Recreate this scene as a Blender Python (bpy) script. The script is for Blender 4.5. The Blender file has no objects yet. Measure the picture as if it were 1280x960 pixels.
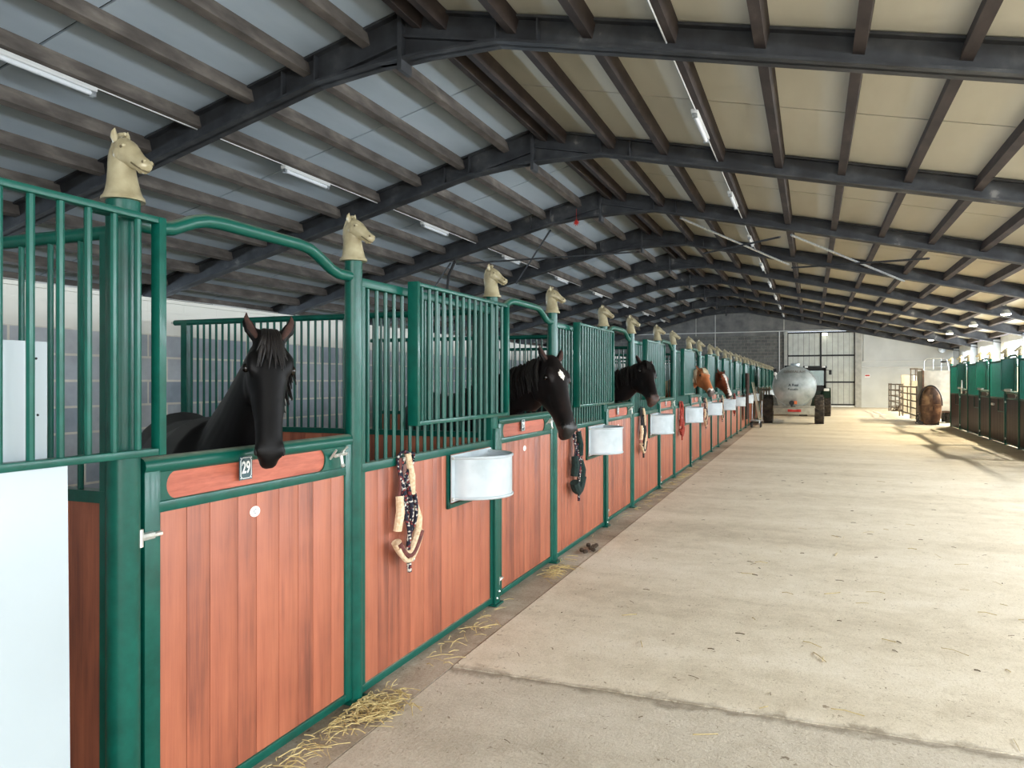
import bpy, bmesh, math, random
from mathutils import Vector, Matrix
random.seed(7)
PI = math.pi
C = bpy.context.scene.collection
SC = bpy.context.scene

# ------------------------------------------------------------------ camera, world, light, exposure
F_PX, VPX, HY, CAMH = 940.0, 1015.0, 476.0, 1.6
YAW = math.atan((VPX - 640) / F_PX)
cd = bpy.data.cameras.new('camera'); cam = bpy.data.objects.new('camera', cd); C.objects.link(cam)
cd.sensor_fit = 'HORIZONTAL'; cd.sensor_width = 36.0; cd.lens = 36.0 * F_PX / 1280.0
cam.location = (0, 0, CAMH); cam.rotation_euler = (PI / 2, 0, YAW)
cd.shift_y = -(480 - HY) / 1280.0
cd.clip_start = 0.05; cd.clip_end = 300
SC.camera = cam
vs = SC.view_settings
vs.view_transform = 'Standard'; vs.look = 'None'; vs.gamma = 1.0; vs.use_curve_mapping = False
vs.exposure = 0.45
SC.cycles.max_bounces = 8; SC.cycles.diffuse_bounces = 5; SC.cycles.glossy_bounces = 3
SC.cycles.use_denoising = True

w = bpy.data.worlds.new('daylight sky'); SC.world = w; w.use_nodes = True
nt = w.node_tree; bg = nt.nodes['Background']
bg.inputs[0].default_value = (0.80, 0.90, 1.0, 1); bg.inputs[1].default_value = 2.6

def area(name, loc, rot, sx, sy, power, col):
    l = bpy.data.lights.new(name, 'AREA'); l.shape = 'RECTANGLE'; l.size = sx; l.size_y = sy
    l.energy = power; l.color = col
    o = bpy.data.objects.new(name, l); C.objects.link(o); o.location = loc; o.rotation_euler = rot
    return o
# daylight through the long window strips and the open door behind the camera
area('window_light_right', (7.95, 20.5, 2.85), (0, math.radians(99), 0), 1.5, 50, 5600, (0.84, 0.92, 1.0))
area('window_light_left', (-17.95, 24, 2.7), (0, math.radians(-100), 0), 1.4, 58, 2900, (0.66, 0.82, 1.0))
area('doorway_light', (2.6, -6.4, 2.3), (math.radians(88), 0, 0), 8.6, 4.3, 430, (1.0, 0.96, 0.90))

# ------------------------------------------------------------------ material helpers
def s2l(c):
    return tuple((v / 255 / 12.92 if v / 255 <= 0.04045 else ((v / 255 + 0.055) / 1.055) ** 2.4) for v in c)
def base_mat(name, rgb, rough=0.5, metal=0.0, coat=0.0):
    m = bpy.data.materials.new(name); m.use_nodes = True
    b = m.node_tree.nodes['Principled BSDF']
    b.inputs['Base Color'].default_value = (*s2l(rgb), 1)
    b.inputs['Roughness'].default_value = rough; b.inputs['Metallic'].default_value = metal
    if coat: b.inputs['Coat Weight'].default_value = coat; b.inputs['Coat Roughness'].default_value = 0.12
    return m, m.node_tree, b
def coords(nt, scale=(1, 1, 1), rnd=False, geo=False):
    if geo:
        g = nt.nodes.new('ShaderNodeNewGeometry'); src = g.outputs['Position']
    else:
        t = nt.nodes.new('ShaderNodeTexCoord'); src = t.outputs['Object']
    mp = nt.nodes.new('ShaderNodeMapping'); mp.inputs['Scale'].default_value = scale
    if rnd:
        oi = nt.nodes.new('ShaderNodeObjectInfo'); ml = nt.nodes.new('ShaderNodeVectorMath'); ml.operation = 'MULTIPLY_ADD'
        cx = nt.nodes.new('ShaderNodeCombineXYZ')
        for i in range(3): nt.links.new(oi.outputs['Random'], cx.inputs[i])
        nt.links.new(cx.outputs[0], ml.inputs[0]); ml.inputs[1].default_value = (37, 23, 17)
        nt.links.new(src, ml.inputs[2]); src = ml.outputs[0]
    nt.links.new(src, mp.inputs[0]); return mp.outputs[0]
def noise(nt, vec, scale, detail=4, rough=0.55, dist=0.0):
    n = nt.nodes.new('ShaderNodeTexNoise'); n.inputs['Scale'].default_value = scale
    n.inputs['Detail'].default_value = detail; n.inputs['Roughness'].default_value = rough
    n.inputs['Distortion'].default_value = dist
    nt.links.new(vec, n.inputs['Vector']); return n.outputs[0]
def ramp(nt, fac, stops):
    r = nt.nodes.new('ShaderNodeValToRGB'); e = r.color_ramp.elements
    while len(e) > 1: e.remove(e[0])
    e[0].position = stops[0][0]; e[0].color = (*s2l(stops[0][1]), 1)
    for p, c in stops[1:]:
        k = e.new(p); k.color = (*s2l(c), 1)
    nt.links.new(fac, r.inputs[0]); return r.outputs[0]
def mix(nt, fac, a, b, mode='MIX'):
    m = nt.nodes.new('ShaderNodeMix'); m.data_type = 'RGBA'; m.blend_type = mode
    def put(sock, v):
        if isinstance(v, (int, float)): sock.default_value = v
        elif isinstance(v, tuple): sock.default_value = (*v, 1) if len(v) == 3 else v
        else: nt.links.new(v, sock)
    put(m.inputs[0], fac); put(m.inputs[6], a); put(m.inputs[7], b); return m.outputs[2]
def mathn(nt, op, a, b=0.0, c=0.0):
    m = nt.nodes.new('ShaderNodeMath'); m.operation = op
    for i, v in enumerate((a, b, c)):
        if isinstance(v, (int, float)): m.inputs[i].default_value = v
        else: nt.links.new(v, m.inputs[i])
    return m.outputs[0]
def bump(nt, b, h, strength=0.3, dist=0.02):
    n = nt.nodes.new('ShaderNodeBump'); n.inputs['Strength'].default_value = strength; n.inputs['Distance'].default_value = dist
    nt.links.new(h, n.inputs['Height']); nt.links.new(n.outputs[0], b.inputs['Normal'])
def mottled(name, stops, scale=6, rough=0.6, metal=0.0, bmp=0.1, coat=0.0, vs=(1, 1, 1), detail=5, rnd=True, geo=False, dist=0.01):
    m, nt, b = base_mat(name, (128, 128, 128), rough, metal, coat)
    n = noise(nt, coords(nt, vs, rnd, geo), scale, detail)
    nt.links.new(ramp(nt, n, stops), b.inputs['Base Color'])
    if bmp: bump(nt, b, n, bmp, dist)
    return m

M = {}
# painted green steel
m, nt, b = base_mat('green_paint', (9, 96, 72), 0.34, 0.0, 0.1); b.inputs['Specular IOR Level'].default_value = 0.3
n = noise(nt, coords(nt, (1, 1, 1), True), 9, 6, 0.65)
nt.links.new(ramp(nt, n, [(0.3, (3, 66, 55)), (0.55, (5, 80, 68)), (0.78, (8, 90, 76)), (0.84, (24, 98, 84))]), b.inputs['Base Color'])
M['green'] = m
# dusty upper faces of the rails
m, nt, b = base_mat('green_paint_dusty', (40, 105, 85), 0.45)
g = nt.nodes.new('ShaderNodeNewGeometry'); sx = nt.nodes.new('ShaderNodeSeparateXYZ'); nt.links.new(g.outputs['Normal'], sx.inputs[0])
up = mathn(nt, 'MULTIPLY', mathn(nt, 'SMOOTH_MAX', mathn(nt, 'SUBTRACT', sx.outputs[2], 0.55), 0.0), 1.7)
nn = noise(nt, coords(nt, (1, 1, 1), True), 14, 5)
nt.links.new(mix(nt, mathn(nt, 'MULTIPLY', up, nn), s2l((5, 78, 66)), s2l((170, 166, 146))), b.inputs['Base Color'])
b.inputs['Roughness'].default_value = 0.36; b.inputs['Specular IOR Level'].default_value = 0.35
M['green_dusty'] = m
def wood(name, stops, grain, rough=0.5):
    m, nt, b = base_mat(name, (170, 95, 75), rough)
    isl = nt.nodes.new('ShaderNodeNewGeometry').outputs['Random Per Island']
    v = coords(nt, grain, True)
    add = nt.nodes.new('ShaderNodeVectorMath'); add.operation = 'ADD'
    cx = nt.nodes.new('ShaderNodeCombineXYZ')
    k = mathn(nt, 'MULTIPLY', isl, 31.0)
    for i in range(3): nt.links.new(k, cx.inputs[i])
    nt.links.new(v, add.inputs[0]); nt.links.new(cx.outputs[0], add.inputs[1])
    n1 = noise(nt, add.outputs[0], 1.0, 8, 0.62, 0.35)
    n2 = noise(nt, coords(nt, (2.2, 2.2, 2.2), True), 1.2, 3)
    v3 = nt.nodes.new('ShaderNodeVectorMath'); v3.operation = 'MULTIPLY'; nt.links.new(add.outputs[0], v3.inputs[0]); v3.inputs[1].default_value = (5, 5, 2.2)
    n3 = noise(nt, v3.outputs[0], 1.0, 5, 0.7, 0.8)
    f = mathn(nt, 'ADD', mathn(nt, 'ADD', mathn(nt, 'MULTIPLY', n1, 0.36), mathn(nt, 'MULTIPLY', n3, 0.24)), mathn(nt, 'ADD', mathn(nt, 'MULTIPLY', isl, 0.20), mathn(nt, 'MULTIPLY', n2, 0.22)))
    nt.links.new(ramp(nt, f, stops), b.inputs['Base Color'])
    bump(nt, b, n1, 0.18, 0.004)
    return m
WS = [(0.24, (74, 42, 34)), (0.37, (124, 70, 54)), (0.47, (158, 90, 66)), (0.60, (178, 106, 78)), (0.8, (192, 128, 100))]
M['wood_v'] = wood('stained_planks', WS, (16, 16, 1.1))
M['wood_h'] = wood('stained_board', [(0.25, (116, 54, 38)), (0.42, (160, 80, 58)), (0.56, (192, 104, 80)), (0.78, (208, 130, 104))], (14, 2.0, 34))
M['wood_shaded'] = wood('shaded_stained_planks', [(0.25, (30, 18, 17)), (0.5, (58, 34, 30)), (0.8, (80, 50, 44))], (14, 14, 1.2))  # same planks as the left row, with the right row's shade in the colour
M['steel'] = mottled('galvanised_steel', [(0.3, (150, 156, 160)), (0.7, (205, 210, 212))], 20, 0.35, 0.75, 0.05)
M['bolt'] = mottled('bright_zinc', [(0.3, (185, 188, 186)), (0.7, (235, 235, 228))], 25, 0.3, 0.7, 0.0)
M['trough'] = mottled('whitened_zinc', [(0.3, (166, 177, 182)), (0.5, (186, 196, 201)), (0.75, (202, 210, 214))], 5, 0.36, 0.1, 0.05)
M['trough_in'] = mottled('dirty_zinc_inside', [(0.3, (96, 96, 88)), (0.7, (150, 148, 138))], 12, 0.6, 0.2, 0.1)
M['board_white'] = mottled('white_board', [(0.2, (172, 183, 188)), (0.6, (180, 191, 196)), (0.9, (188, 198, 202))], 1.5, 0.35, 0.0, 0.0)
M['gold'] = mottled('gilded_plastic', [(0.3, (134, 124, 96)), (0.5, (158, 149, 120)), (0.75, (180, 171, 142))], 12, 0.38, 0.12, 0.12, 0.25)
M['gold_dark'] = base_mat('shaded_gilding', (84, 74, 50), 0.6)[0]
M['rafter'] = mottled('rafter_paint', [(0.35, (42, 43, 46)), (0.55, (56, 58, 61)), (0.68, (74, 75, 76)), (0.76, (128, 126, 122))], 2.6, 0.6, 0.1, 0.15, geo=True, rnd=False)
M['purlin'] = mottled('purlin_concrete', [(0.3, (68, 62, 57)), (0.5, (90, 83, 77)), (0.68, (114, 106, 98)), (0.8, (136, 129, 120))], 5, 0.85, 0.0, 0.3, vs=(1, .35, 1), geo=True, rnd=False)
M['purlin_shaded'] = mottled('purlin_concrete_shaded', [(0.3, (38, 30, 28)), (0.6, (60, 50, 46)), (0.8, (86, 76, 70))], 5, 0.8, 0.0, 0.3, vs=(1, .4, 1), geo=True, rnd=False)  # same purlins as on the left, their unlit side painted darker
M['sheet_l'] = mottled('roof_panel_grey', [(0.3, (160, 173, 183)), (0.7, (180, 192, 201))], 1.2, 0.7, 0, 0.02, vs=(1, .25, 1), rnd=False, geo=True)
M['sheet_r'] = mottled('roof_panel_cream', [(0.3, (188, 185, 170)), (0.7, (204, 201, 187))], 1.2, 0.7, 0, 0.02, vs=(1, .25, 1), rnd=False, geo=True)
M['backing'] = base_mat('roof_backing', (20, 20, 20), 0.9)[0]
M['white_paint'] = mottled('white_painted_wall', [(0.3, (194, 197, 195)), (0.7, (210, 213, 211))], 1.0, 0.7, 0, 0.05, rnd=False, geo=True)
M['column'] = mottled('column_paint', [(0.3, (150, 160, 170)), (0.7, (176, 186, 196))], 3, 0.6, 0, 0.05, rnd=False, geo=True)
M['precast'] = mottled('grey_precast', [(0.32, (92, 92, 92)), (0.5, (112, 112, 110)), (0.7, (132, 130, 126))], 1.6, 0.85, 0, 0.15, rnd=False, geo=True)
M['concrete_col'] = mottled('pale_concrete', [(0.3, (160, 160, 154)), (0.7, (188, 188, 180))], 4, 0.8, 0, 0.1, rnd=False, geo=True)
M['door_metal'] = mottled('pale_door_sheet', [(0.3, (188, 192, 186)), (0.7, (206, 210, 204))], 3, 0.5, 0.1, 0.03)
M['dark_metal'] = mottled('dark_steel', [(0.3, (34, 36, 38)), (0.7, (58, 60, 62))], 8, 0.5, 0.4, 0.05)
M['black'] = base_mat('black_rubber_parts', (18, 18, 19), 0.6)[0]
M['white_tube'] = base_mat('white_lamp_plastic', (228, 232, 236), 0.3)[0]
M['conduit'] = base_mat('white_conduit', (215, 216, 214), 0.4)[0]
M['tyre'] = mottled('dusty_tyre', [(0.35, (34, 31, 29)), (0.6, (66, 59, 52)), (0.8, (96, 86, 74))], 6, 0.85, 0, 0.3)
M['tank'] = mottled('galvanised_tank', [(0.3, (150, 160, 162)), (0.5, (174, 184, 186)), (0.7, (192, 200, 202))], 4, 0.42, 0.45, 0.06)
M['chassis'] = mottled('pale_chassis', [(0.3, (146, 146, 136)), (0.7, (182, 180, 168))], 6, 0.5, 0.3, 0.08)
M['red'] = base_mat('red_lens', (190, 40, 28), 0.35)[0]
M['orange'] = base_mat('orange_lens', (222, 120, 60), 0.35)[0]
M['tractor_green'] = mottled('tractor_paint', [(0.3, (14, 34, 26)), (0.7, (24, 52, 40))], 6, 0.45, 0.1, 0.03)
m, nt, b = base_mat('cab_glass', (92, 140, 126), 0.05); b.inputs['Transmission Weight'].default_value = 0.85; M['glass'] = m
M['rust'] = mottled('rusty_brown_steel', [(0.3, (52, 36, 28)), (0.5, (92, 68, 50)), (0.72, (150, 122, 92))], 3, 0.5, 0.3, 0.1)
M['gate_steel'] = mottled('weathered_gate_steel', [(0.3, (66, 58, 50)), (0.7, (112, 100, 86))], 9, 0.6, 0.4, 0.1)
M['fleece'] = mottled('cream_fleece', [(0.35, (196, 166, 132)), (0.65, (226, 204, 172))], 60, 0.95, 0, 0.6)
M['fleece_dark'] = mottled('dark_green_fleece', [(0.35, (10, 26, 24)), (0.65, (26, 50, 46))], 60, 0.95, 0, 0.6)
M['brown_web'] = mottled('brown_webbing', [(0.3, (74, 36, 34)), (0.7, (112, 60, 54))], 40, 0.8, 0, 0.2)
M['red_web'] = mottled('red_webbing', [(0.3, (120, 34, 28)), (0.7, (176, 70, 54))], 40, 0.8, 0, 0.2)
M['black_web'] = mottled('black_webbing', [(0.3, (16, 16, 18)), (0.7, (40, 38, 40))], 40, 0.8, 0, 0.2)
m, nt, b = base_mat('flecked_rope', (30, 32, 50), 0.9)
vv = nt.nodes.new('ShaderNodeTexVoronoi'); vv.inputs['Scale'].default_value = 95
nt.links.new(coords(nt, (1, 1, 1), True), vv.inputs['Vector'])
nt.links.new(ramp(nt, mathn(nt, 'FRACT', mathn(nt, 'MULTIPLY', nt.nodes.new('ShaderNodeSeparateColor').outputs[0], 1.0)), [(0, (26, 28, 46)), (1, (26, 28, 46))]), b.inputs['Base Color'])
sc_ = nt.nodes.new('ShaderNodeSeparateColor'); nt.links.new(vv.outputs['Color'], sc_.inputs[0])
rr = ramp(nt, sc_.outputs[0], [(0.0, (22, 24, 40)), (0.62, (30, 32, 52)), (0.66, (190, 186, 176)), (0.8, (200, 196, 186)), (0.84, (120, 46, 44)), (1.0, (120, 46, 44))])
for nd in nt.nodes:
    if nd.type == 'VALTORGB': nd.color_ramp.interpolation = 'CONSTANT'
nt.links.new(rr, b.inputs['Base Color']); M['rope'] = m
M['straw'] = mottled('dry_straw', [(0.3, (168, 146, 92)), (0.7, (214, 196, 142))], 30, 0.8, 0, 0.0)
M['dung'] = mottled('dark_dung', [(0.3, (42, 32, 24)), (0.7, (78, 62, 46))], 30, 0.95, 0, 0.4)
M['crumb'] = mottled('brown_crumbs', [(0.3, (84, 70, 54)), (0.7, (128, 110, 86))], 30, 0.95, 0, 0.2)
M['plate_blue'] = base_mat('plate_blue_green', (38, 74, 84), 0.3, 0, 0.4)[0]
M['plate_white'] = base_mat('plate_white', (238, 240, 238), 0.4)[0]
M['ink'] = base_mat('dark_ink', (40, 52, 60), 0.6)[0]
M['ink_brown'] = base_mat('rusty_lettering', (110, 96, 84), 0.6)[0]
M['eye'] = base_mat('horse_eye', (14, 9, 7), 0.18, 0, 0.0)[0]
M['pale_wood'] = mottled('pale_wood_boards', [(0.3, (140, 132, 114)), (0.7, (176, 168, 148))], 5, 0.8, 0, 0.1, vs=(1, 1, .2))
M['rug'] = mottled('dark_brown_rug', [(0.3, (38, 24, 20)), (0.7, (66, 44, 36))], 14, 0.95, 0, 0.3)
def coat(name, stops, rough=0.5):
    m = mottled(name, stops, 7, rough, 0, 0.12, rnd=False, detail=8)
    bb = m.node_tree.nodes['Principled BSDF']
    bb.inputs['Specular IOR Level'].default_value = 0.2
    return m
M['coat_black'] = coat('black_coat', [(0.3, (5, 4, 5)), (0.6, (9, 8, 9)), (0.8, (20, 17, 17))])
M['coat_dark'] = coat('dark_bay_coat', [(0.3, (11, 8, 8)), (0.6, (20, 14, 14)), (0.8, (38, 27, 24))])
M['coat_haf'] = coat('light_chestnut_coat', [(0.3, (160, 92, 54)), (0.6, (186, 116, 74)), (0.8, (204, 146, 108))])
M['coat_chest'] = coat('chestnut_coat', [(0.3, (92, 42, 26)), (0.6, (120, 60, 38)), (0.8, (146, 82, 56))])
M['hair_black'] = mottled('black_mane_hair', [(0.3, (7, 6, 6)), (0.7, (24, 17, 14))], 20, 0.5, 0, 0.1)
M['hair_blond'] = mottled('flaxen_mane_hair', [(0.3, (206, 186, 150)), (0.7, (236, 222, 196))], 20, 0.6, 0, 0.1)
M['hair_chest'] = mottled('chestnut_mane_hair', [(0.3, (60, 30, 20)), (0.7, (110, 60, 40))], 20, 0.6, 0, 0.1)
M['hair_white'] = mottled('white_marking', [(0.3, (206, 196, 186)), (0.7, (236, 230, 222))], 30, 0.7, 0, 0.05)
M['skin_grey'] = mottled('grey_muzzle_skin', [(0.3, (70, 60, 56)), (0.7, (120, 106, 98))], 20, 0.6, 0, 0.1)
M['skin_black'] = mottled('black_muzzle_skin', [(0.3, (8, 7, 7)), (0.7, (22, 19, 19))], 20, 0.45, 0, 0.1)
M['skin_brown'] = mottled('brown_muzzle_skin', [(0.3, (34, 22, 18)), (0.5, (58, 38, 30)), (0.7, (92, 60, 46))], 20, 0.6, 0, 0.1)
M['ear_in'] = mottled('inner_ear_hair', [(0.3, (38, 22, 18)), (0.7, (70, 44, 36))], 30, 0.9, 0, 0.1)
M['nostril'] = base_mat('nostril_dark', (6, 5, 5), 0.7)[0]

def emis(name, col, st):
    m = bpy.data.materials.new(name); m.use_nodes = True; b = m.node_tree.nodes['Principled BSDF']
    b.inputs['Base Color'].default_value = (1, 1, 1, 1)
    b.inputs['Emission Color'].default_value = (*col, 1); b.inputs['Emission Strength'].default_value = st
    return m
M['lit'] = emis('lit_lens', (1.0, 0.93, 0.72), 14)

# concrete floor
def floor_mat(name, c1, c2, c3, gravel):
    m, nt, b = base_mat(name, c2, 0.85)
    v = coords(nt, (1, 1, 1), geo=True)
    v2 = coords(nt, (0.35, 1.3, 1), geo=True)
    big = noise(nt, v2, 0.8, 6, 0.6); mid = noise(nt, v, 4.5, 8, 0.68, 0.5); fine = noise(nt, v, 60, 5, 0.7)
    f = mathn(nt, 'ADD', mathn(nt, 'MULTIPLY', big, 0.5), mathn(nt, 'ADD', mathn(nt, 'MULTIPLY', mid, 0.32), mathn(nt, 'MULTIPLY', fine, 0.22)))
    col = ramp(nt, f, [(0.36, c1), (0.52, c2), (0.66, c3)])
    # small dark specks and scratches
    sp = ramp(nt, noise(nt, coords(nt, (1, 1, 1), geo=True), 23, 3, 0.5, 1.5), [(0.0, (255, 255, 255)), (0.66, (255, 255, 255)), (0.72, (150, 138, 120))])
    sc = ramp(nt, noise(nt, coords(nt, (9, 3, 1), geo=True), 3.0, 3, 0.5, 3.0), [(0.0, (255, 255, 255)), (0.47, (255, 255, 255)), (0.5, (205, 198, 186)), (0.53, (255, 255, 255))])
    col = mix(nt, 0.8, col, sp, 'MULTIPLY'); col = mix(nt, 0.55, col, sc, 'MULTIPLY')
    # dirt gathered along the pour joint at y = 3.79
    g2 = nt.nodes.new('ShaderNodeNewGeometry'); s2 = nt.nodes.new('ShaderNodeSeparateXYZ'); nt.links.new(g2.outputs['Position'], s2.inputs[0])
    dd = mathn(nt, 'ABSOLUTE', mathn(nt, 'ADD', mathn(nt, 'SUBTRACT', s2.outputs[1], 3.77), mathn(nt, 'MULTIPLY', mathn(nt, 'SUBTRACT', mid, 0.5), 0.35)))
    jm = mathn(nt, 'MULTIPLY', mathn(nt, 'SUBTRACT', 1.0, mathn(nt, 'SMOOTH_MIN', mathn(nt, 'DIVIDE', dd, 0.07), 1.0, 0.2)), 0.75)
    if name != 'gutter_concrete': col = mix(nt, jm, col, s2l((118, 106, 88)))
    nt.links.new(col, b.inputs['Base Color'])
    h = mathn(nt, 'ADD', mathn(nt, 'MULTIPLY', mid, 0.6), mathn(nt, 'MULTIPLY', fine, gravel))
    bump(nt, b, h, 0.55, 0.012)
    return m
M['floor'] = floor_mat('aisle_concrete', (184, 172, 150), (214, 204, 184), (228, 220, 204), 0.35)
M['floor_near'] = floor_mat('older_concrete', (164, 154, 136), (196, 187, 170), (214, 206, 191), 0.9)
M['gutter'] = floor_mat('gutter_concrete', (112, 99, 80), (166, 154, 136), (196, 187, 172), 0.8)
M['bedding'] = mottled('stall_bedding', [(0.3, (92, 76, 52)), (0.7, (150, 130, 92))], 14, 0.95, 0, 0.5, rnd=False, geo=True)
# block walls
def block_mat(name, c1, c2, mortar, white_from=None, axis='y', bw=0.4, bh=0.2, white=(206, 206, 198)):
    m, nt, b = base_mat(name, c1, 0.85)
    g = nt.nodes.new('ShaderNodeNewGeometry'); sx = nt.nodes.new('ShaderNodeSeparateXYZ'); nt.links.new(g.outputs['Position'], sx.inputs[0])
    cx = nt.nodes.new('ShaderNodeCombineXYZ')
    nt.links.new(sx.outputs[1 if axis == 'y' else 0], cx.inputs[0]); nt.links.new(sx.outputs[2], cx.inputs[1])
    br = nt.nodes.new('ShaderNodeTexBrick'); nt.links.new(cx.outputs[0], br.inputs['Vector'])
    br.inputs['Scale'].default_value = 1.0; br.inputs['Brick Width'].default_value = bw; br.inputs['Row Height'].default_value = bh
    br.inputs['Mortar Size'].default_value = 0.010; br.inputs['Mortar Smooth'].default_value = 0.2
    br.inputs['Color1'].default_value = (*s2l(c1), 1); br.inputs['Color2'].default_value = (*s2l(c2), 1); br.inputs['Mortar'].default_value = (*s2l(mortar), 1)
    n = noise(nt, coords(nt, (1, 1, 1), geo=True), 6, 5)
    col = mix(nt, 0.35, br.outputs['Color'], ramp(nt, n, [(0.3, (120, 120, 120)), (0.7, (255, 255, 255))]), 'MULTIPLY')
    if white_from is not None:
        k = mathn(nt, 'ADD', sx.outputs[2], mathn(nt, 'MULTIPLY', mathn(nt, 'SUBTRACT', n, 0.5), 0.04))
        k = mathn(nt, 'SMOOTHSTEP' if False else 'GREATER_THAN', k, white_from)
        col = mix(nt, k, col, s2l(white))
    nt.links.new(col, b.inputs['Base Color']); bump(nt, b, br.outputs['Fac'], -0.5 if False else 0.3, 0.01)
    return m
M['block'] = block_mat('block_wall', (140, 151, 162), (172, 176, 180), (206, 202, 190), 2.0)
M['block_far'] = block_mat('far_block_wall', (98, 98, 96), (118, 118, 114), (142, 138, 126), None, 'x')

# ------------------------------------------------------------------ mesh helpers
class MB:
    def __init__(s): s.bm = bmesh.new()
    def box(s, x0, x1, y0, y1, z0, z1, mi=0, bev=0.0):
        vs = [s.bm.verts.new(p) for p in ((x0, y0, z0), (x1, y0, z0), (x1, y1, z0), (x0, y1, z0), (x0, y0, z1), (x1, y0, z1), (x1, y1, z1), (x0, y1, z1))]
        fs = []
        for q in ((0, 3, 2, 1), (4, 5, 6, 7), (0, 1, 5, 4), (1, 2, 6, 5), (2, 3, 7, 6), (3, 0, 4, 7)):
            f = s.bm.faces.new([vs[i] for i in q]); f.material_index = mi; fs.append(f)
        if bev:
            es = list({e for f in fs for e in f.edges})
            bmesh.ops.bevel(s.bm, geom=es, offset=bev, segments=2, affect='EDGES', profile=0.5)
        return s
    def rings(s, rs, cap0=True, cap1=True, mi=0, closed=False):
        V = [[s.bm.verts.new(p) for p in r] for r in rs]; n = len(V[0])
        L = len(V)
        for i in range(L if closed else L - 1):
            a, b_ = V[i], V[(i + 1) % L]
            for j in range(n):
                f = s.bm.faces.new((a[j], a[(j + 1) % n], b_[(j + 1) % n], b_[j])); f.material_index = mi
        if not closed:
            if cap0: s.bm.faces.new(V[0][::-1]).material_index = mi
            if cap1: s.bm.faces.new(V[-1]).material_index = mi
        return s
    def tube(s, pts, r, n=8, mi=0, closed=False, flat=1.0, upv=(0, 0, 1)):
        pts = [Vector(p) for p in pts]; L = len(pts); rs = []
        rr = r if isinstance(r, (list, tuple)) else [r] * L
        u = None
        for i in range(L):
            if closed: t = pts[(i + 1) % L] - pts[i - 1]
            else: t = pts[min(i + 1, L - 1)] - pts[max(i - 1, 0)]
            t = t.normalized() if t.length > 1e-9 else Vector((0, 0, 1))
            if u is None:
                h = Vector(upv)
                if abs(h.dot(t)) > 0.95: h = Vector((1, 0, 0)) if abs(t.x) < 0.9 else Vector((0, 1, 0))
                u = (h - t * h.dot(t)).normalized()
            else:
                u = u - t * u.dot(t)
                u = u.normalized() if u.length > 1e-6 else t.orthogonal().normalized()
            v = t.cross(u)
            rs.append([pts[i] + (u * math.cos(2 * PI * k / n) * flat + v * math.sin(2 * PI * k / n)) * rr[i] for k in range(n)])
        return s.rings(rs, mi=mi, closed=closed)
    def lathe(s, prof, c=(0, 0, 0), axis='z', n=16, mi=0):
        c = Vector(c); rs = []
        for r, h in prof:
            r = max(r, 0.0005); ring = []
            for k in range(n):
                a = 2 * PI * k / n; p = (r * math.cos(a), r * math.sin(a), h)
                if axis == 'x': p = (h, p[0], p[1])
                elif axis == 'y': p = (p[1], h, p[0])
                ring.append(c + Vector(p))
            rs.append(ring)
        return s.rings(rs, mi=mi)
    def ball(s, c, rx, ry=None, rz=None, n=12, mi=0, M3=None):
        ry = ry or rx; rz = rz or rx; c = Vector(c); rs = []
        for i in range(1, n // 2):
            ph = PI * i / (n // 2)
            ring = []
            for k in range(n):
                a = 2 * PI * k / n
                p = Vector((rx * math.sin(ph) * math.cos(a), ry * math.sin(ph) * math.sin(a), rz * math.cos(ph)))
                if M3 is not None: p = M3 @ p
                ring.append(c + p)
            rs.append(ring)
        V = [[s.bm.verts.new(p) for p in r] for r in rs]
        off = Vector((0, 0, rz)); off = M3 @ off if M3 is not None else off
        t = s.bm.verts.new(c + off); bt = s.bm.verts.new(c - off)
        for j in range(n):
            s.bm.faces.new((t, V[0][j], V[0][(j + 1) % n])).material_index = mi
            s.bm.faces.new((bt, V[-1][(j + 1) % n], V[-1][j])).material_index = mi
            for i in range(len(V) - 1):
                s.bm.faces.new((V[i][j], V[i + 1][j], V[i + 1][(j + 1) % n], V[i][(j + 1) % n])).material_index = mi
        return s
    def prism(s, poly, axis, t0, t1, mi=0):
        """poly 2D; axis 'x': (y,z) extruded in x; 'y': (x,z); 'z': (x,y)"""
        def P(p, t):
            return {'x': (t, p[0], p[1]), 'y': (p[0], t, p[1]), 'z': (p[0], p[1], t)}[axis]
        return s.rings([[P(p, t0) for p in poly], [P(p, t1) for p in poly]], mi=mi)
    def mesh(s, name, mats, smooth=True, ang=38):
        bmesh.ops.recalc_face_normals(s.bm, faces=s.bm.faces[:])
        me = bpy.data.meshes.new(name); s.bm.to_mesh(me); s.bm.free()
        for m in (mats if isinstance(mats, (list, tuple)) else [mats]): me.materials.append(m)
        if smooth:
            me.polygons.foreach_set('use_smooth', [True] * len(me.polygons))
            me.set_sharp_from_angle(angle=math.radians(ang))
        return me
    def build(s, name, mats, parent=None, smooth=True, ang=38):
        o = bpy.data.objects.new(name, s.mesh(name, mats, smooth, ang)); C.objects.link(o)
        if parent is not None: o.parent = parent
        return o
def thing(name, label, cat, loc=(0, 0, 0), rz=0.0, group=None):
    o = bpy.data.objects.new(name, None); C.objects.link(o); o.location = loc; o.rotation_euler = (0, 0, rz)
    o.empty_display_size = 0.1
    o['label'] = label; o['category'] = cat
    if group: o['group'] = group
    return o
def tag(o, label, cat, group=None, kind=None):
    o['label'] = label; o['category'] = cat
    if group: o['group'] = group
    if kind: o['kind'] = kind
    return o
def struct(o): o['kind'] = 'structure'; return o
def copy_tree(o, loc=None, rz=None, label=None, group=None, parent=None):
    c = o.copy(); C.objects.link(c)
    if parent is not None: c.parent = parent
    if loc is not None: c.location = loc
    if rz is not None: c.rotation_euler = (0, 0, rz)
    if label: c['label'] = label
    if group: c['group'] = group
    for ch in list(o.children): copy_tree(ch, parent=c)
    return c
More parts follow.
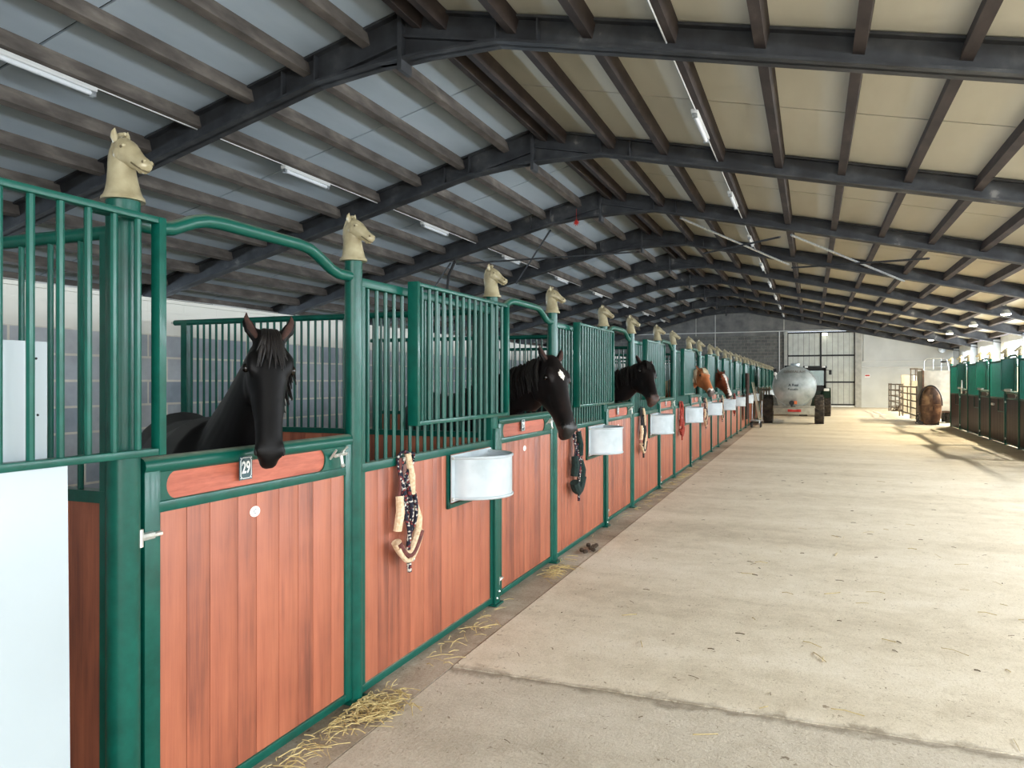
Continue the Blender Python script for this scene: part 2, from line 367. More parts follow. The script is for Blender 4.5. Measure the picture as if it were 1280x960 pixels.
def text_mesh(body, size, mat, name, parent, loc, rot, ext=0.0006, off=0.0, sx=1.0):
    cu = bpy.data.curves.new(name, 'FONT'); cu.body = body; cu.size = size; cu.extrude = ext; cu.offset = off
    cu.align_x = 'CENTER'; cu.align_y = 'CENTER'
    t = bpy.data.objects.new('tmp', cu); C.objects.link(t)
    dg = bpy.context.evaluated_depsgraph_get(); dg.update()
    me = bpy.data.meshes.new_from_object(t.evaluated_get(dg)); me.name = name
    bpy.data.objects.remove(t); me.materials.clear(); me.materials.append(mat)
    o = bpy.data.objects.new(name, me); C.objects.link(o)
    if parent is not None: o.parent = parent
    o.location = loc; o.rotation_euler = rot; o.scale = (sx, 1, 1)
    return o
ORD = ['first', 'second', 'third', 'fourth', 'fifth', 'sixth', 'seventh', 'eighth', 'ninth', 'tenth', 'eleventh', 'twelfth', 'thirteenth',
       'fourteenth', 'fifteenth', 'sixteenth', 'seventeenth', 'eighteenth', 'nineteenth', 'twentieth', 'twenty-first', 'twenty-second',
       'twenty-third', 'twenty-fourth', 'twenty-fifth', 'twenty-sixth', 'twenty-seventh', 'twenty-eighth', 'twenty-ninth', 'thirtieth']

# ------------------------------------------------------------------ building shell
XR, XL, XW = 7.7, -17.7, -5.25        # right wall, left wall, low wall behind the stalls
YB, Y0W = 50.0, -6.0
RX = -5.0                              # ridge
def zr(x): return 6.48 - 0.226 * (x - RX)
def zl(x): return 6.46 + 0.252 * (x - RX)
FX = -1.87                             # edge of the stall side gutter
f_ = MB(); f_.box(FX, XR, 3.79, YB, -0.2, 0.0); struct(f_.build('floor', M['floor'], smooth=False))
f_ = MB(); f_.box(FX, XR, Y0W, 3.79, -0.2, -0.004); struct(f_.build('floor', M['floor_near'], smooth=False))
f_ = MB(); f_.box(-2.6, FX - 0.008, Y0W, YB, -0.2, -0.004); struct(f_.build('floor', M['gutter'], smooth=False))
f_ = MB(); f_.box(XL, -2.6, Y0W, YB, -0.2, -0.002); struct(f_.build('floor', M['bedding'], smooth=False))
f_ = MB(); f_.box(XL - 8, XR + 8, Y0W - 14, YB, -0.3, -0.21); struct(f_.build('floor', M['gutter'], smooth=False))
# low block wall behind the stalls
b_ = MB(); b_.box(XW - 0.2, XW, Y0W, YB, -0.1, 2.28); b_.box(XW - 0.22, XW + 0.02, Y0W, YB, 2.28, 2.31)
struct(b_.build('wall_middle', M['block'], smooth=False))
# far gable wall
def gable(x0, x1, z0, y0, y1, zoff=0.06):
    xs = [x0] + ([RX] if x0 < RX < x1 else []) + [x1]
    return [(x0, z0)] + [(x1, z0)] + [(x, (zr(x) if x >= RX else zl(x)) + zoff) for x in xs[::-1]]
b_ = MB(); b_.prism([(-12.9, 4.45), (-1.62, 4.45), (-1.62, zr(-1.62) + .05), (RX, zr(RX) + .05), (-12.9, zl(-12.9) + .06)], 'y', YB, YB + 0.3)
b_.prism([(-1.62, 4.66), (2.42, 4.66), (2.42, zr(2.42) + .06), (-1.62, zr(-1.62) + .06)], 'y', YB, YB + 0.3)
struct(b_.build('wall_back', M['precast'], smooth=False))
b_ = MB(); b_.prism([(XL, -.1), (-1.62, -.1), (-1.62, 4.45), (-12.9, 4.45), (XL, zl(XL) + .05)], 'y', YB + 0.02, YB + 0.3); struct(b_.build('wall_back', M['block_far'], smooth=False))
b_ = MB(); b_.prism(gable(2.75, XR + .2, 0, 0, 0), 'y', YB + 0.02, YB + 0.3); struct(b_.build('wall_back', M['white_paint'], smooth=False))
# precast seams and conduit runs on the far wall
for i, (x0, x1, z0, z1) in enumerate([(-7.05, -7.0, 4.5, 5.9), (-12, -11.95, 4.5, 4.8), (-1.66, -1.60, 4.5, 5.6)]):
    b_ = MB(); b_.box(x0, x1, YB - 0.03, YB, z0, z1); struct(b_.build('trim_%d' % (i + 1), M['concrete_col'], smooth=False))
b_ = MB(); b_.box(-1.62, -1.42, YB - 0.12, YB + .2, 0, 4.66); struct(b_.build('trim_4', M['concrete_col'], smooth=False))
b_ = MB(); b_.box(2.42, 2.76, YB - 0.22, YB + .2, 0, 5.0); struct(b_.build('trim_5', M['concrete_col'], smooth=False))
b_ = MB(); b_.tube([(-12, YB - .05, 4.68), (2.4, YB - .05, 4.72), (XR, YB - .05, 4.2)], 0.03, 6)
b_.tube([(-5.8, YB - .05, 6.2), (-5.8, YB - .05, 2.2)], 0.02, 6); b_.tube([(-1.9, YB - .05, 4.68), (-1.9, YB - .05, 0.3)], 0.03, 6)
b_.tube([(2.9, YB - .05, 4.6), (2.9, YB - .05, 2.8)], 0.02, 6)
tag(b_.build('electrical_conduit', M['conduit']), 'pale conduit run across the far gable wall above the big door', 'conduit')
b_ = MB(); b_.tube([(2.8, YB - .04, 2.42), (XR, YB - .04, 2.42)], 0.035, 6); b_.tube([(2.8, YB - .04, 2.78), (XR, YB - .04, 2.78)], 0.02, 6)
tag(b_.build('wall_pipe', M['conduit']), 'thin pipes along the white far wall beside the door', 'pipe')
# big sliding door
dr = bpy.data.objects.new('door_1', None); C.objects.link(dr); dr.location = (0.5, YB, 0); dr['kind'] = 'structure'
for sgn in (0, 1):
    b_ = MB()
    x0 = -1.92 if sgn == 0 else 0.04
    x1 = -0.04 if sgn == 0 else 1.92
    n_ = 6
    for i in range(n_):
        a = x0 + (x1 - x0) * i / n_; c_ = x0 + (x1 - x0) * (i + 1) / n_
        b_.box(a + 0.008, c_ - 0.008, 0.0, 0.05, 0.16, 4.58)
    b_.build('door_leaf', M['door_metal'], dr, smooth=False)
b_ = MB(); b_.box(-1.92, 1.92, 0.04, 0.08, 0.1, 4.62)
for z in (0.14, 1.52, 3.15, 4.58): b_.box(-1.92, 1.92, -0.03, 0.03, z - .05, z + .05)
for x in (-1.92, 0, 1.92): b_.box(x - .05, x + .05, -0.04, 0.03, 0.1, 4.62)
b_.build('door_frame', M['dark_metal'], dr, smooth=False)
b_ = MB(); b_.box(-1.95, 1.95, -0.12, 0.1, 0, 0.1); b_.build('door_sill', M['plate_white'], dr, smooth=False)
# right wall with long window openings between columns, left wall likewise
def side_wall(x, sgn, nm, mat, z_lo, z_hi, ztop):
    b_ = MB(); b_.box(min(x, x + .2 * sgn), max(x, x + .2 * sgn), Y0W, YB + .3, -0.1, z_lo)
    b_.box(min(x, x + .2 * sgn), max(x, x + .2 * sgn), Y0W, YB + .3, z_hi, ztop)
    y = -1.3 - 5
    while y < YB:
        a = max(y - 0.75, Y0W); c_ = min(y + 0.75, YB + .3)
        if c_ > a: b_.box(min(x, x + .2 * sgn), max(x, x + .2 * sgn), a, c_, z_lo, z_hi)
        y += 5
    struct(b_.build('wall_' + nm, mat, smooth=False))
side_wall(XR, 1, 'right', M['white_paint'], 2.15, 3.25, zr(XR) + .05)
side_wall(XL, -1, 'left', M['white_paint'], 1.8, 3.0, zl(XL) + .05)
wn = 1
y = 1.2 - 5
while y < YB - 2:
    b_ = MB()
    for (a, c_, z0, z1) in ((-1.75, 1.75, 2.15, 2.2), (-1.75, 1.75, 3.2, 3.25), (-1.75, -1.7, 2.15, 3.25), (1.7, 1.75, 2.15, 3.25), (-.02, .02, 2.15, 3.25)):
        b_.box(XR + .05, XR + .12, y + a, y + c_, z0, z1)
    struct(b_.build('window_%d' % wn, M['conduit'], smooth=False)); wn += 1
    y += 5
# rear wall (behind the camera) with the open doorway
b_ = MB()
b_.prism([(XL, -.1), (-1.8, -.1), (-1.8, zr(-1.8)), (RX, zr(RX)), (XL, zl(XL))], 'y', Y0W - .2, Y0W)
b_.box(7.0, XR + .2, Y0W - .2, Y0W, -.1, 3.7)
struct(b_.build('wall_rear', M['white_paint'], smooth=False))
# roof panels with open joints, and the dark backing above
def roof_side(nm, x0, x1, zf, mat, off):
    b_ = MB(); ys = [-8] + [1.2 + 5 * k - 5 * 1 for k in range(0, 11)] + [YB]
    ys = [-6.2] + [v for v in [-3.8 + 5 * k for k in range(0, 12)] if v < YB] + [YB + .3]
    for a, c_ in zip(ys[:-1], ys[1:]):
        b_.prism([(x0, zf(x0)), (x1, zf(x1)), (x1, zf(x1) + .03), (x0, zf(x0) + .03)], 'y', a + .02, c_ - .02)
    struct(b_.build(nm, mat, smooth=False))
roof_side('ceiling', RX, XR + .3, zr, M['sheet_r'], 0)
roof_side('ceiling', XL - .3, RX, zl, M['sheet_l'], 0)
b_ = MB()
b_.prism([(RX, zr(RX) + .04), (XR + .3, zr(XR + .3) + .04), (XR + .3, zr(XR + .3) + .1), (RX, zr(RX) + .1)], 'y', -6.2, YB + .3)
b_.prism([(XL - .3, zl(XL - .3) + .04), (RX, zl(RX) + .04), (RX, zl(RX) + .1), (XL - .3, zl(XL - .3) + .1)], 'y', -6.2, YB + .3)
struct(b_.build('ceiling', M['backing'], smooth=False))
# portal frames
FY = [-1.3 + 5 * k for k in range(0, 11)]
TW = 0.11
def web(b_, pts_top, pts_bot, y, fl=0.13, th=0.02):
    b_.prism(pts_top + pts_bot[::-1], 'y', y - .012, y + .012)
DR, DL = 0.36, 0.43
def frame_meshes():
    out = []
    hb = 5.80
    # right rafter
    b_ = MB(); xe = XR
    tops = [(RX, zr(RX) - .01), (xe, zr(xe) - .01)]
    kx = RX + (zr(RX) - DR - hb + .02) / .226
    kx = RX + 1.35
    kz = zr(kx) - DR
    bots = [(RX, hb), (RX + .35, hb + .02), (kx, kz), (xe, zr(xe) - DR)]
    b_.prism([tops[0], tops[1]] + bots[::-1], 'y', -.03, .03)
    def flange(b_, pts, h, w_=.13):
        for (a, c_) in zip(pts[:-1], pts[1:]):
            b_.prism([a, c_, (c_[0], c_[1] + h), (a[0], a[1] + h)], 'y', -w_, w_)
    flange(b_, bots, .035); flange(b_, [(RX, zr(RX) - .045), (xe, zr(xe) - .045)], .03)
    flange(b_, [(RX + .02, zr(RX) - DR - .02), (kx, kz)], .03, .1)
    out.append(b_.mesh('rafter_right', M['rafter'], smooth=False))
    b_ = MB(); xe = XL
    kx = RX - 1.35; kz = zl(kx) - DL
    bots = [(RX, hb), (RX - .35, hb), (kx, kz), (xe, zl(xe) - DL)]
    b_.prism([(xe, zl(xe) - .01), (RX, zl(RX) - .01)] + bots, 'y', -.03, .03)
    flange(b_, bots, .035); flange(b_, [(xe, zl(xe) - .045), (RX, zl(RX) - .045)], .03)
    flange(b_, [(kx, kz), (RX - .02, zl(RX) - DL - .02)], .03, .1)
    out.append(b_.mesh('rafter_left', M['rafter'], smooth=False))
    b_ = MB()
    b_.box(RX - .03, RX + .03, -.14, .14, hb - .14, zr(RX) - .05)
    for kx, zf, D in ((RX + 1.35, zr, DR), (RX - 1.35, zl, DL), (RX + 1.9, zr, DR), (RX - 1.9, zl, DL)):
        b_.box(kx - .012, kx + .012, -.12, .12, zf(kx) - D + .02, zf(kx) - .05)
    out.append(b_.mesh('ridge_plate', M['rafter'], smooth=False))
    b_ = MB(); b_.box(XR - .28, XR - .02, -.12, .12, 0, zr(XR) - .2)
    out.append(b_.mesh('column', M['column'], smooth=False))
    return out
fm = frame_meshes()
for y in FY:
    if y > 49.5: continue
    root = bpy.data.objects.new('ceiling_rafter', None); C.objects.link(root); root.location = (0, y, 0); root['kind'] = 'structure'
    for nm, me in zip(('rafter_right', 'rafter_left', 'ridge_plate', 'column'), fm):
        o = bpy.data.objects.new(nm, me); C.objects.link(o); o.parent = root
# purlins, one object per bay
def purlin_mesh(sl, mat, name):
    b_ = MB(); w_ = .06; h = .215
    # leaning with the roof slope, thin web with a lower lip
    b_.prism([(-w_, 0.0), (w_, 0.0), (w_, -h), (-w_, -h)], 'y', 0.03, 4.97)
    return b_.mesh(name, mat, smooth=False)
pl_me = purlin_mesh(1, M['purlin'], 'purlin'); pr_me = purlin_mesh(1, M['purlin_shaded'], 'purlin')
TS = [0.25, 0.62] + [1.58 + 0.98 * k for k in range(12)]
for y in [-6.3] + FY:
    L = 1.0
    ya = y
    if y < -6.2: L, ya = 0.94, -6.0
    if y > 48: L = 0.25
    for t in TS:
        for sgn in (1, -1):
            x = RX + sgn * t
            if x > XR or x < XL or (sgn < 0 and t < .3): continue
            o = bpy.data.objects.new('ceiling_purlin', pr_me if sgn > 0 else pl_me); C.objects.link(o)
            z = (zr(x) if sgn > 0 else zl(x)) - 0.005
            o.location = (x, ya, z); o.scale = (1, L, 1); o.rotation_euler = (0, math.atan(.226) if sgn > 0 else -math.atan(.252), 0)
            o['kind'] = 'structure'

# ------------------------------------------------------------------ fluorescent fittings, conduits, bracing, lamps
def tube_light():
    t = thing('fluorescent_light', '', 'light')
    b_ = MB(); b_.box(-.05, .05, -.66, .66, -.03, .03, bev=.008); b_.build('housing', M['conduit'], t)
    b_ = MB(); b_.tube([(0, -.62, -.055), (0, .62, -.055)], .03, 10); b_.build('diffuser', M['white_tube'], t)
    for s in (-1, 1):
        b_ = MB(); b_.box(-.035, .035, s * .62 - .03, s * .62 + .03, -.09, -.02); b_.build('end_cap', M['steel'], t)
    return t
proto = tube_light(); used = False
def row_of_tubes(x, z, ys, where, grp):
    global used
    for i, y in enumerate(ys):
        lb = 'unlit fluorescent tube on the %s, %s from the camera' % (where, ORD[i])
        if not used:
            proto.location = (x, y, z); proto['label'] = lb; proto['group'] = grp; used = True
        else: copy_tree(proto, (x, y, z), label=lb, group=grp)
XT1, XT2, XT3 = -8.42 - .10, -1.47, -15.15
row_of_tubes(XT1, zl(XT1) - .26, [6.3 + 5 * k for k in range(0, 9)], 'left roof slope', 'tubes on the left slope')
row_of_tubes(XT2 - .09, zr(XT2) - .22, [6.6 + 5 * k for k in range(0, 9)], 'right roof slope', 'tubes on the right slope')
row_of_tubes(XT3, zl(XT3) - .24, [6.6 + 5 * k for k in range(1, 7)], 'low left edge of the roof', 'tubes low on the left slope')
for x, zf, nm in ((XT1, zl, 'left roof slope'), (XT2 - .09, zr, 'right roof slope'), (XT3, zl, 'low left edge of the roof')):
    b_ = MB(); b_.tube([(x + .01, -2, zf(x) - .225), (x + .01, 49, zf(x) - .225)], .012, 6)
    tag(b_.build('electrical_conduit', M['conduit']), 'thin white conduit linking the tubes on the ' + nm, 'conduit')
br = [((-.45, 18.7, 5.0), (2.4, 23.7, 4.4), 'pale'), ((2.38, 18.7, 4.28), (-.55, 23.7, 4.94), 'dark'), ((-.7, 18.7, 4.97), (-3.1, 23.7, 5.52), 'dark'),
      ((-3.0, 18.7, 5.6), (-.64, 23.7, 5.04), 'pale'), ((-9.12, 18.7, 4.82), (-5.1, 23.7, 5.70), 'dark'), ((-6.38, 18.7, 5.55), (-9.3, 23.7, 4.9), 'dark'),
      ((-9.3, 18.7, 4.85), (-13.2, 23.7, 3.9), 'dark')]
for i, (a, c_, k) in enumerate(br):
    b_ = MB(); b_.tube([a, c_], .025 if k == 'dark' else .03, 6)
    lbl = ['pale brace rod falling right between the rafters on the right slope', 'dark brace rod crossing the right-hand pale rod under the roof',
           'dark brace rod rising to the ridge on the right slope', 'pale brace rod nearest the ridge on the right slope',
           'long dark brace rod from the left slope up to the ridge', 'dark brace rod slanting down the left slope', 'dark brace rod lowest on the left slope'][i]
    tag(b_.build('brace_rod', M['steel'] if k == 'pale' else M['dark_metal']), lbl, 'brace rod', 'roof cross bracing')
b_ = MB(); b_.tube([(-9.1, 18.6, 4.9), (-9.3, 18.6, 4.5), (-9.36, 18.6, 4.0)], .04, 8)
tag(b_.build('hanging_pipe', M['black']), 'short black pipe hanging from the left rafter behind the second grille', 'pipe')
b_ = MB()
for i in range(10):
    a = i * 2 * PI / 10; b_.tube([(0, 0, 0), (.09 * math.cos(a), .02 * math.sin(3 * a), .09 * math.sin(a))], [.025, .003], 5)
b_.tube([(0, 0, 0), (0, 0, .35)], .004, 4)
o = tag(b_.build('red_bow', M['red']), 'small red bow hanging under the roof near the ridge', 'decoration'); o.location = (-5.62, 18.55, 5.66)

def floodlight(x, y, z, energy, label, col=(1.0, 0.86, 0.6)):
    t = thing('floodlight', label, 'light', (x, y, z), 0, 'lit lamps along the right-hand roof edge')
    b_ = MB(); b_.lathe([(.05, .14), (.09, .12), (.14, .04), (.16, .0), (.15, -.01)], n=14); b_.build('housing', M['steel'], t)
    b_ = MB(); b_.lathe([(.15, 0), (.13, -.035), (.08, -.055), (.01, -.06)], n=14); b_.build('lens', M['lit'], t)
    b_ = MB(); b_.tube([(0, 0, .13), (0, 0, .30)], .015, 6); b_.build('bracket', M['dark_metal'], t)
    l = bpy.data.lights.new('lamp_light', 'SPOT'); l.energy = energy; l.color = col; l.shadow_soft_size = 0.05
    l.spot_size = math.radians(168); l.spot_blend = 0.6
    o = bpy.data.objects.new('lamp_light', l); C.objects.link(o); o.parent = t; o.location = (0, 0, -.1)
    return t
for i, y in enumerate([22.7, 27.9, 33.1, 38.4, 44.0]):
    floodlight(5.7, y, 3.72, 980, ['lit round lamp just outside the right picture edge', 'lit lamp under the right roof slope, nearest the right picture edge',
               'lit lamp under the right roof slope, second from the right edge', 'lit lamp under the right roof slope, third from the right edge',
               'lit lamp under the right roof slope, farthest from the camera'][i])
for i, y in enumerate([17.5, 12.3, 7.1, 1.9, -3.2]):  # unseen lamps, added to brighten the aisle floor
    floodlight(5.7, y, 3.72, 430, 'added fill lamp under the right roof slope outside the picture, %s back towards the camera' % ORD[i], (1.0, 0.97, 0.90))
t = thing('bulkhead_lamp', 'small lit white lamp on the wall above the big sliding door', 'light', (.73, YB - .12, 4.45))
b_ = MB(); b_.box(-.16, .16, -.05, .05, -.06, .1, bev=.02); b_.build('housing', M['steel'], t)
b_ = MB(); b_.box(-.14, .14, -.1, -.05, -.07, .06, bev=.02); b_.build('lens', M['lit'], t)

# ------------------------------------------------------------------ stall parts (local frame: front at x=0, aisle +x, y along the row)
P_ = 3.11; DW = 1.357; PW = P_ - DW; SX = -2.135; SY = 1.85; NS = 14
def bars(b_, y0, y1, x, z0, z1, step, r=.011, n=8):
    k = max(1, round((y1 - y0) / step))
    for i in range(1, k):
        y = y0 + (y1 - y0) * i / k; b_.tube([(x, y, z0), (x, y, z1)], r, n)
def planks(b_, y0, y1, x0, x1, z0, z1, n):
    ws = [random.uniform(.75, 1.25) for _ in range(n)]; s = sum(ws); y = y0
    for w_ in ws:
        e = y + w_ / s * (y1 - y0); b_.box(x0, x1, y + .0012, e - .0012, z0, z1, bev=.0015); y = e
def make_post(r, top):
    t = thing('stall_post', '', 'post')
    b_ = MB(); b_.tube([(0, 0, 0), (0, 0, top)], r, 20); b_.build('pole', M['green'], t)
    b_ = MB(); b_.box(-.065, .065, -.065, .065, 0, .012); b_.build('foot_plate', M['green'], t)
    return t
post0 = make_post(.044, 2.21); postA = make_post(.053, 2.21)
def make_ornament():
    t = thing('horse_head_finial', '', 'ornament')
    b_ = MB(); n = 20; rs = []
    # flared neck: from a round rim to an oval crest
    for z, rx, ry, cx in ((-.012, .069, .069, 0), (0, .067, .067, 0), (.006, .061, .061, 0), (.02, .056, .055, 0), (.05, .051, .048, -.002), (.085, .049, .041, -.006), (.115, .050, .036, -.008),
                         (.14, .052, .034, -.006), (.16, .050, .033, -.002), (.178, .040, .029, .004), (.192, .020, .017, .008)):
        rs.append([(cx + rx * math.cos(2 * PI * k / n), ry * math.sin(2 * PI * k / n), z) for k in range(n)])
    b_.rings(rs); b_.build('neck', M['gold'], t)
    b_ = MB(); rs = []
    ax = Vector((.83, 0, -.56)).normalized(); fr = Vector((.56, 0, .83)).normalized(); lat = Vector((0, 1, 0)); o0 = Vector((-.004, 0, .178))
    for s, h, w_, top in [(a * 1.1, b2 * 1.12, c2 * 1.1, d2 * 1.1) for a, b2, c2, d2 in ((-.012, .012, .012, .018), (.004, .03, .028, .026), (.025, .040, .034, .028), (.045, .041, .034, .027), (.065, .033, .028, .021), (.085, .027, .023, .016),
                          (.102, .024, .020, .013), (.118, .024, .021, .013), (.130, .020, .018, .010), (.138, .009, .010, .004))]:
        c_ = o0 + ax * s + fr * (top - h)
        rs.append([c_ + fr * (h * math.cos(2 * PI * k / n)) + lat * (w_ * math.sin(2 * PI * k / n)) for k in range(n)])
    b_.rings(rs)
    for sg in (-1, 1):
        e = o0 + ax * .038 + fr * .008 + lat * sg * .029; b_.ball(e, .013, .007, .009, 10); b_.ball(e + ax * .004 - fr * .012 + lat * sg * .003, .006, .005, .005, 8)
        j = o0 + ax * .03 - fr * .022 + lat * sg * .016; b_.ball(j, .030, .024, .030, 14)
        nz = o0 + ax * .134 + fr * .004 + lat * sg * .014; b_.ball(nz, .009, .008, .008, 8)
    b_.ball(o0 + ax * .128 - fr * .032, .014, .012, .009, 8)
    b_.build('head', M['gold'], t)
    for sg in (-1, 1):
        b2 = MB(); b2.ball(o0 + ax * .041 + fr * .004 + lat * sg * .0365, .005, .0035, .005, 8); b2.build('eye', M['gold_dark'], t)
        b2 = MB(); b2.ball(o0 + ax * .138 + fr * .003 + lat * sg * .021, .004, .003, .005, 8); b2.build('nostril', M['gold_dark'], t)
    b2 = MB(); b2.tube([o0 + ax * sx_ - fr * .022 + lat * ly_ for sx_, ly_ in ((.098, .0245), (.118, .0235), (.138, .020), (.149, .008), (.149, -.008), (.138, -.020), (.118, -.0235), (.098, -.0245))], .0028, 6)
    b2.build('mouth', M['gold_dark'], t)
    for sg in (-1, 1):
        b_ = MB(); bs = o0 + Vector((-.006, sg * .019, .004))
        b_.tube([bs, bs + Vector((-.003, sg * .005, .018)), bs + Vector((-.002, sg * .007, .034)), bs + Vector((.002, sg * .006, .046))], [.010, .012, .008, .001], 8)
        b_.build('ear', M['gold'], t)
    b_ = MB(); pts = [(.010, 0, .212), (-.014, 0, .212), (-.038, 0, .192), (-.053, 0, .155), (-.057, 0, .115), (-.056, 0, .07)]
    b_.tube(pts, [.006, .009, .009, .009, .008, .003], 6); b_.build('mane', M['gold'], t)
    return t
orn0 = make_ornament()
def make_arch():
    # raised rail over a doorway: rises, runs, drops
    t = MB(); pts = []
    ctrl = [(0.03, 2.135), (0.13, 2.135), (0.20, 2.145), (0.30, 2.188), (0.36, 2.205), (0.44, 2.212), (DW - .44, 2.212), (DW - .36, 2.205), (DW - .30, 2.185), (DW - .19, 2.135), (DW - .13, 2.12), (DW - .03, 2.12)]
    t.tube([(0, y, z) for y, z in ctrl], .026, 14, upv=(1, 0, 0))
    return t.build('door_arch_rail', M['green_dusty'])
arch0 = make_arch()
DH = 1.335
def numplate(parent, num, y, x=.032):
    p = MB(); w_, h = .036, .047
    c_ = .012; oct_ = [(y - w_, 1.252 - h), (y + w_, 1.252 - h), (y + w_, 1.252 + h), (y - w_, 1.252 + h)]
    p.prism(oct_, 'x', x - .003, x); pl = p.build('number_plate', M['plate_blue'], parent, smooth=False)
    p = MB(); ro = []
    wi, hi, k = w_ - .006, h - .006, .010
    outl = [(-wi + k, -hi), (wi - k, -hi), (wi, -hi + k), (wi, hi - k), (wi - k, hi), (-wi + k, hi), (-wi, hi - k), (-wi, -hi + k)]
    p.tube([(x + .0006, y + a, 1.252 + c2) for a, c2 in outl], .0015, 4, closed=True)
    for a, c2 in ((-1, -1), (1, -1), (1, 1), (-1, 1)): p.ball((x + .0005, y + a * (wi - .001), 1.252 + c2 * (hi - .001)), .0028, n=6)
    p.build('plate_border', M['plate_white'], pl)
    tx = text_mesh(num, .066, M['plate_white'], 'numerals', pl, (x + .0008, y, 1.252), (PI / 2, 0, PI / 2), ext=.0004, off=.0016, sx=.72)
def make_door(rich=True, wd='wood_v', wh='wood_h'):
    t = thing('stall_door', '', 'door')
    y0, y1 = .065, DW - .05
    b_ = MB(); g = .002
    b_.box(-.025, .025, y0, y0 + .068, .03, DH - .02, bev=.004); b_.box(-.025, .025, y1 - .055, y1, .03, DH - .02, bev=.004)
    b_.box(-.026, .026, y0 + .06, y1 - .05, .03, .07, bev=.004)
    b_.box(-.026, .026, y0 + .06, y1 - .05, 1.140, 1.180, bev=.004)
    b_.build('frame', M['green'], t)
    b_ = MB(); b_.tube([(0, y0, DH - .03), (0, y1, DH - .03)], .032, 14, upv=(1, 0, 0)); b_.build('top_rail', M['green_dusty'], t)
    b_ = MB(); planks(b_, y0 + .068, y1 - .055, -.012, .016, .07, 1.14, 9); b_.build('plank_panel', M[wd], t)
    # upper board with its cut ends, and the green corner plates beside it
    zb, zt = 1.180, DH - .055; ym0, ym1 = y0 + .068, y1 - .055
    b_ = MB(); b_.box(-.01, .012, ym0, ym1, zb, zt); b_.build('upper_board', M[wh], t)
    def corner(ya, yb, dr_, name):
        n = 14; poly = [(ya, zb), (ya, zt)]
        zc = (zb + zt) / 2; hz = (zt - zb) / 2
        arc = []
        for i in range(n + 1):
            a = PI / 2 - PI * i / n
            arc.append((yb - dr_ * .045 * math.cos(a), zc + hz * math.sin(a)))
        poly += arc
        b_ = MB(); b_.prism(poly, 'x', .012, .02); b_.build(name, M['green'], t, smooth=False)
    corner(ym0, ym0 + .075, 1, 'corner_plate'); corner(ym1, ym1 - .20, -1, 'corner_plate')
    # latch
    b_ = MB(); yl = y1 - .13
    b_.tube([(.045, yl - .04, 1.245), (.045, yl + .05, 1.250)], .009, 8); b_.tube([(.02, yl - .045, 1.23), (.06, yl - .05, 1.275)], .006, 8)
    b_.tube([(.02, yl + .03, 1.24), (.06, yl + .04, 1.285)], .006, 8); b_.tube([(.05, yl, 1.245), (.055, yl + .004, 1.20)], .008, 8); b_.ball((.056, yl + .005, 1.197), .012, n=8)
    b_.build('latch', M['bolt'], t)
    for z in (1.07, .16):
        b_ = MB(); b_.tube([(.03, y0 - .03, z), (.03, y0 + .03, z)], .014, 8); b_.tube([(.035, y0 - .03, z - .03), (.035, y0 - .03, z + .03)], .012, 8)
        b_.tube([(.03, y0 + .035, z), (.03, y0 + .065, z)], .009, 6)
        b_.build('hinge', M['bolt'], t)
    return t
def sticker(parent, y, z):
    b_ = MB(); n = 20
    b_.prism([(y + .03 * math.cos(2 * PI * k / n), z + .022 * math.sin(2 * PI * k / n)) for k in range(n)], 'x', .016, .0175)
    s = b_.build('oval_sticker', M['plate_white'], parent, smooth=False)
    text_mesh('C', .026, M['ink'], 'sticker_mark', s, (.0179, y, z), (PI / 2, 0, PI / 2), ext=.0002)
def make_panel(wd='wood_v'):
    """fixed panel between a doorway and the next post: y from DW to P_"""
    t = thing('fixed_stall_front', '', 'stall front')
    y0, y1 = DW + .04, P_ - .04
    b_ = MB(); b_.box(-.025, .025, y0, y1, 2.075, 2.12, bev=.004); b_.box(-.026, .026, y0, y1, 1.135, 1.18, bev=.004)
    b_.box(-.026, .026, y0, y1, .02, .06, bev=.004)
    b_.box(-.024, .024, y0, y0 + .03, .06, 2.075); b_.box(-.024, .024, y1 - .03, y1, .06, 2.075)
    b_.box(.028, .046, y1 + .0, y1 + .085, .0, 1.26, bev=.003)
    b_.build('frame', M['green_dusty'], t)
    b_ = MB(); planks(b_, y0 + .03, y1 - .03, -.012, .016, .06, 1.135, 12); b_.build('plank_panel', M[wd], t)
    b_ = MB(); bars(b_, y0, y1, 0, 1.17, 2.08, .088, .011); b_.build('bars', M['green'], t)
    # feeder hatch frame
    ya, yb = y1 - .72, y1 - .02
    b_ = MB(); b_.box(.018, .034, ya, ya + .025, .80, 1.14); b_.box(.018, .034, ya, yb, .80, .825); b_.build('hatch_frame', M['green'], t)
    for z in (.05, .09):
        b_ = MB(); b_.ball((.05, y1 + .02 + (z - .05), z), .009, n=8); b_.build('bolt', M['bolt'], t)
    return t
def make_grille():
    """sliding window grille; origin at its near bottom corner, width DW"""
    t = thing('sliding_grille', '', 'grille'); W = 1.385; z0, z1 = 1.35, 2.15
    b_ = MB(); b_.box(-.033, .033, 0, .028, z0, z1, bev=.003); b_.box(-.02, .02, W - .03, W, z0, z1, bev=.003)
    b_.box(-.018, .018, .028, W - .03, z0, z0 + .025, bev=.003); b_.build('frame', M['green'], t)
    b_ = MB(); b_.box(-.018, .018, .028, W - .03, z1 - .022, z1, bev=.003); b_.build('top_rail', M['green_dusty'], t)
    b_ = MB(); bars(b_, 0.01, W - .01, 0, z0 + .02, z1 - .02, .0905, .0115); b_.build('bars', M['green'], t)
    for y in (.2, W - .2):
        b_ = MB(); b_.box(-.06, -.015, y - .03, y + .03, z1 - .02, z1 - .005); b_.build('slide_bracket', M['green'], t)
    return t
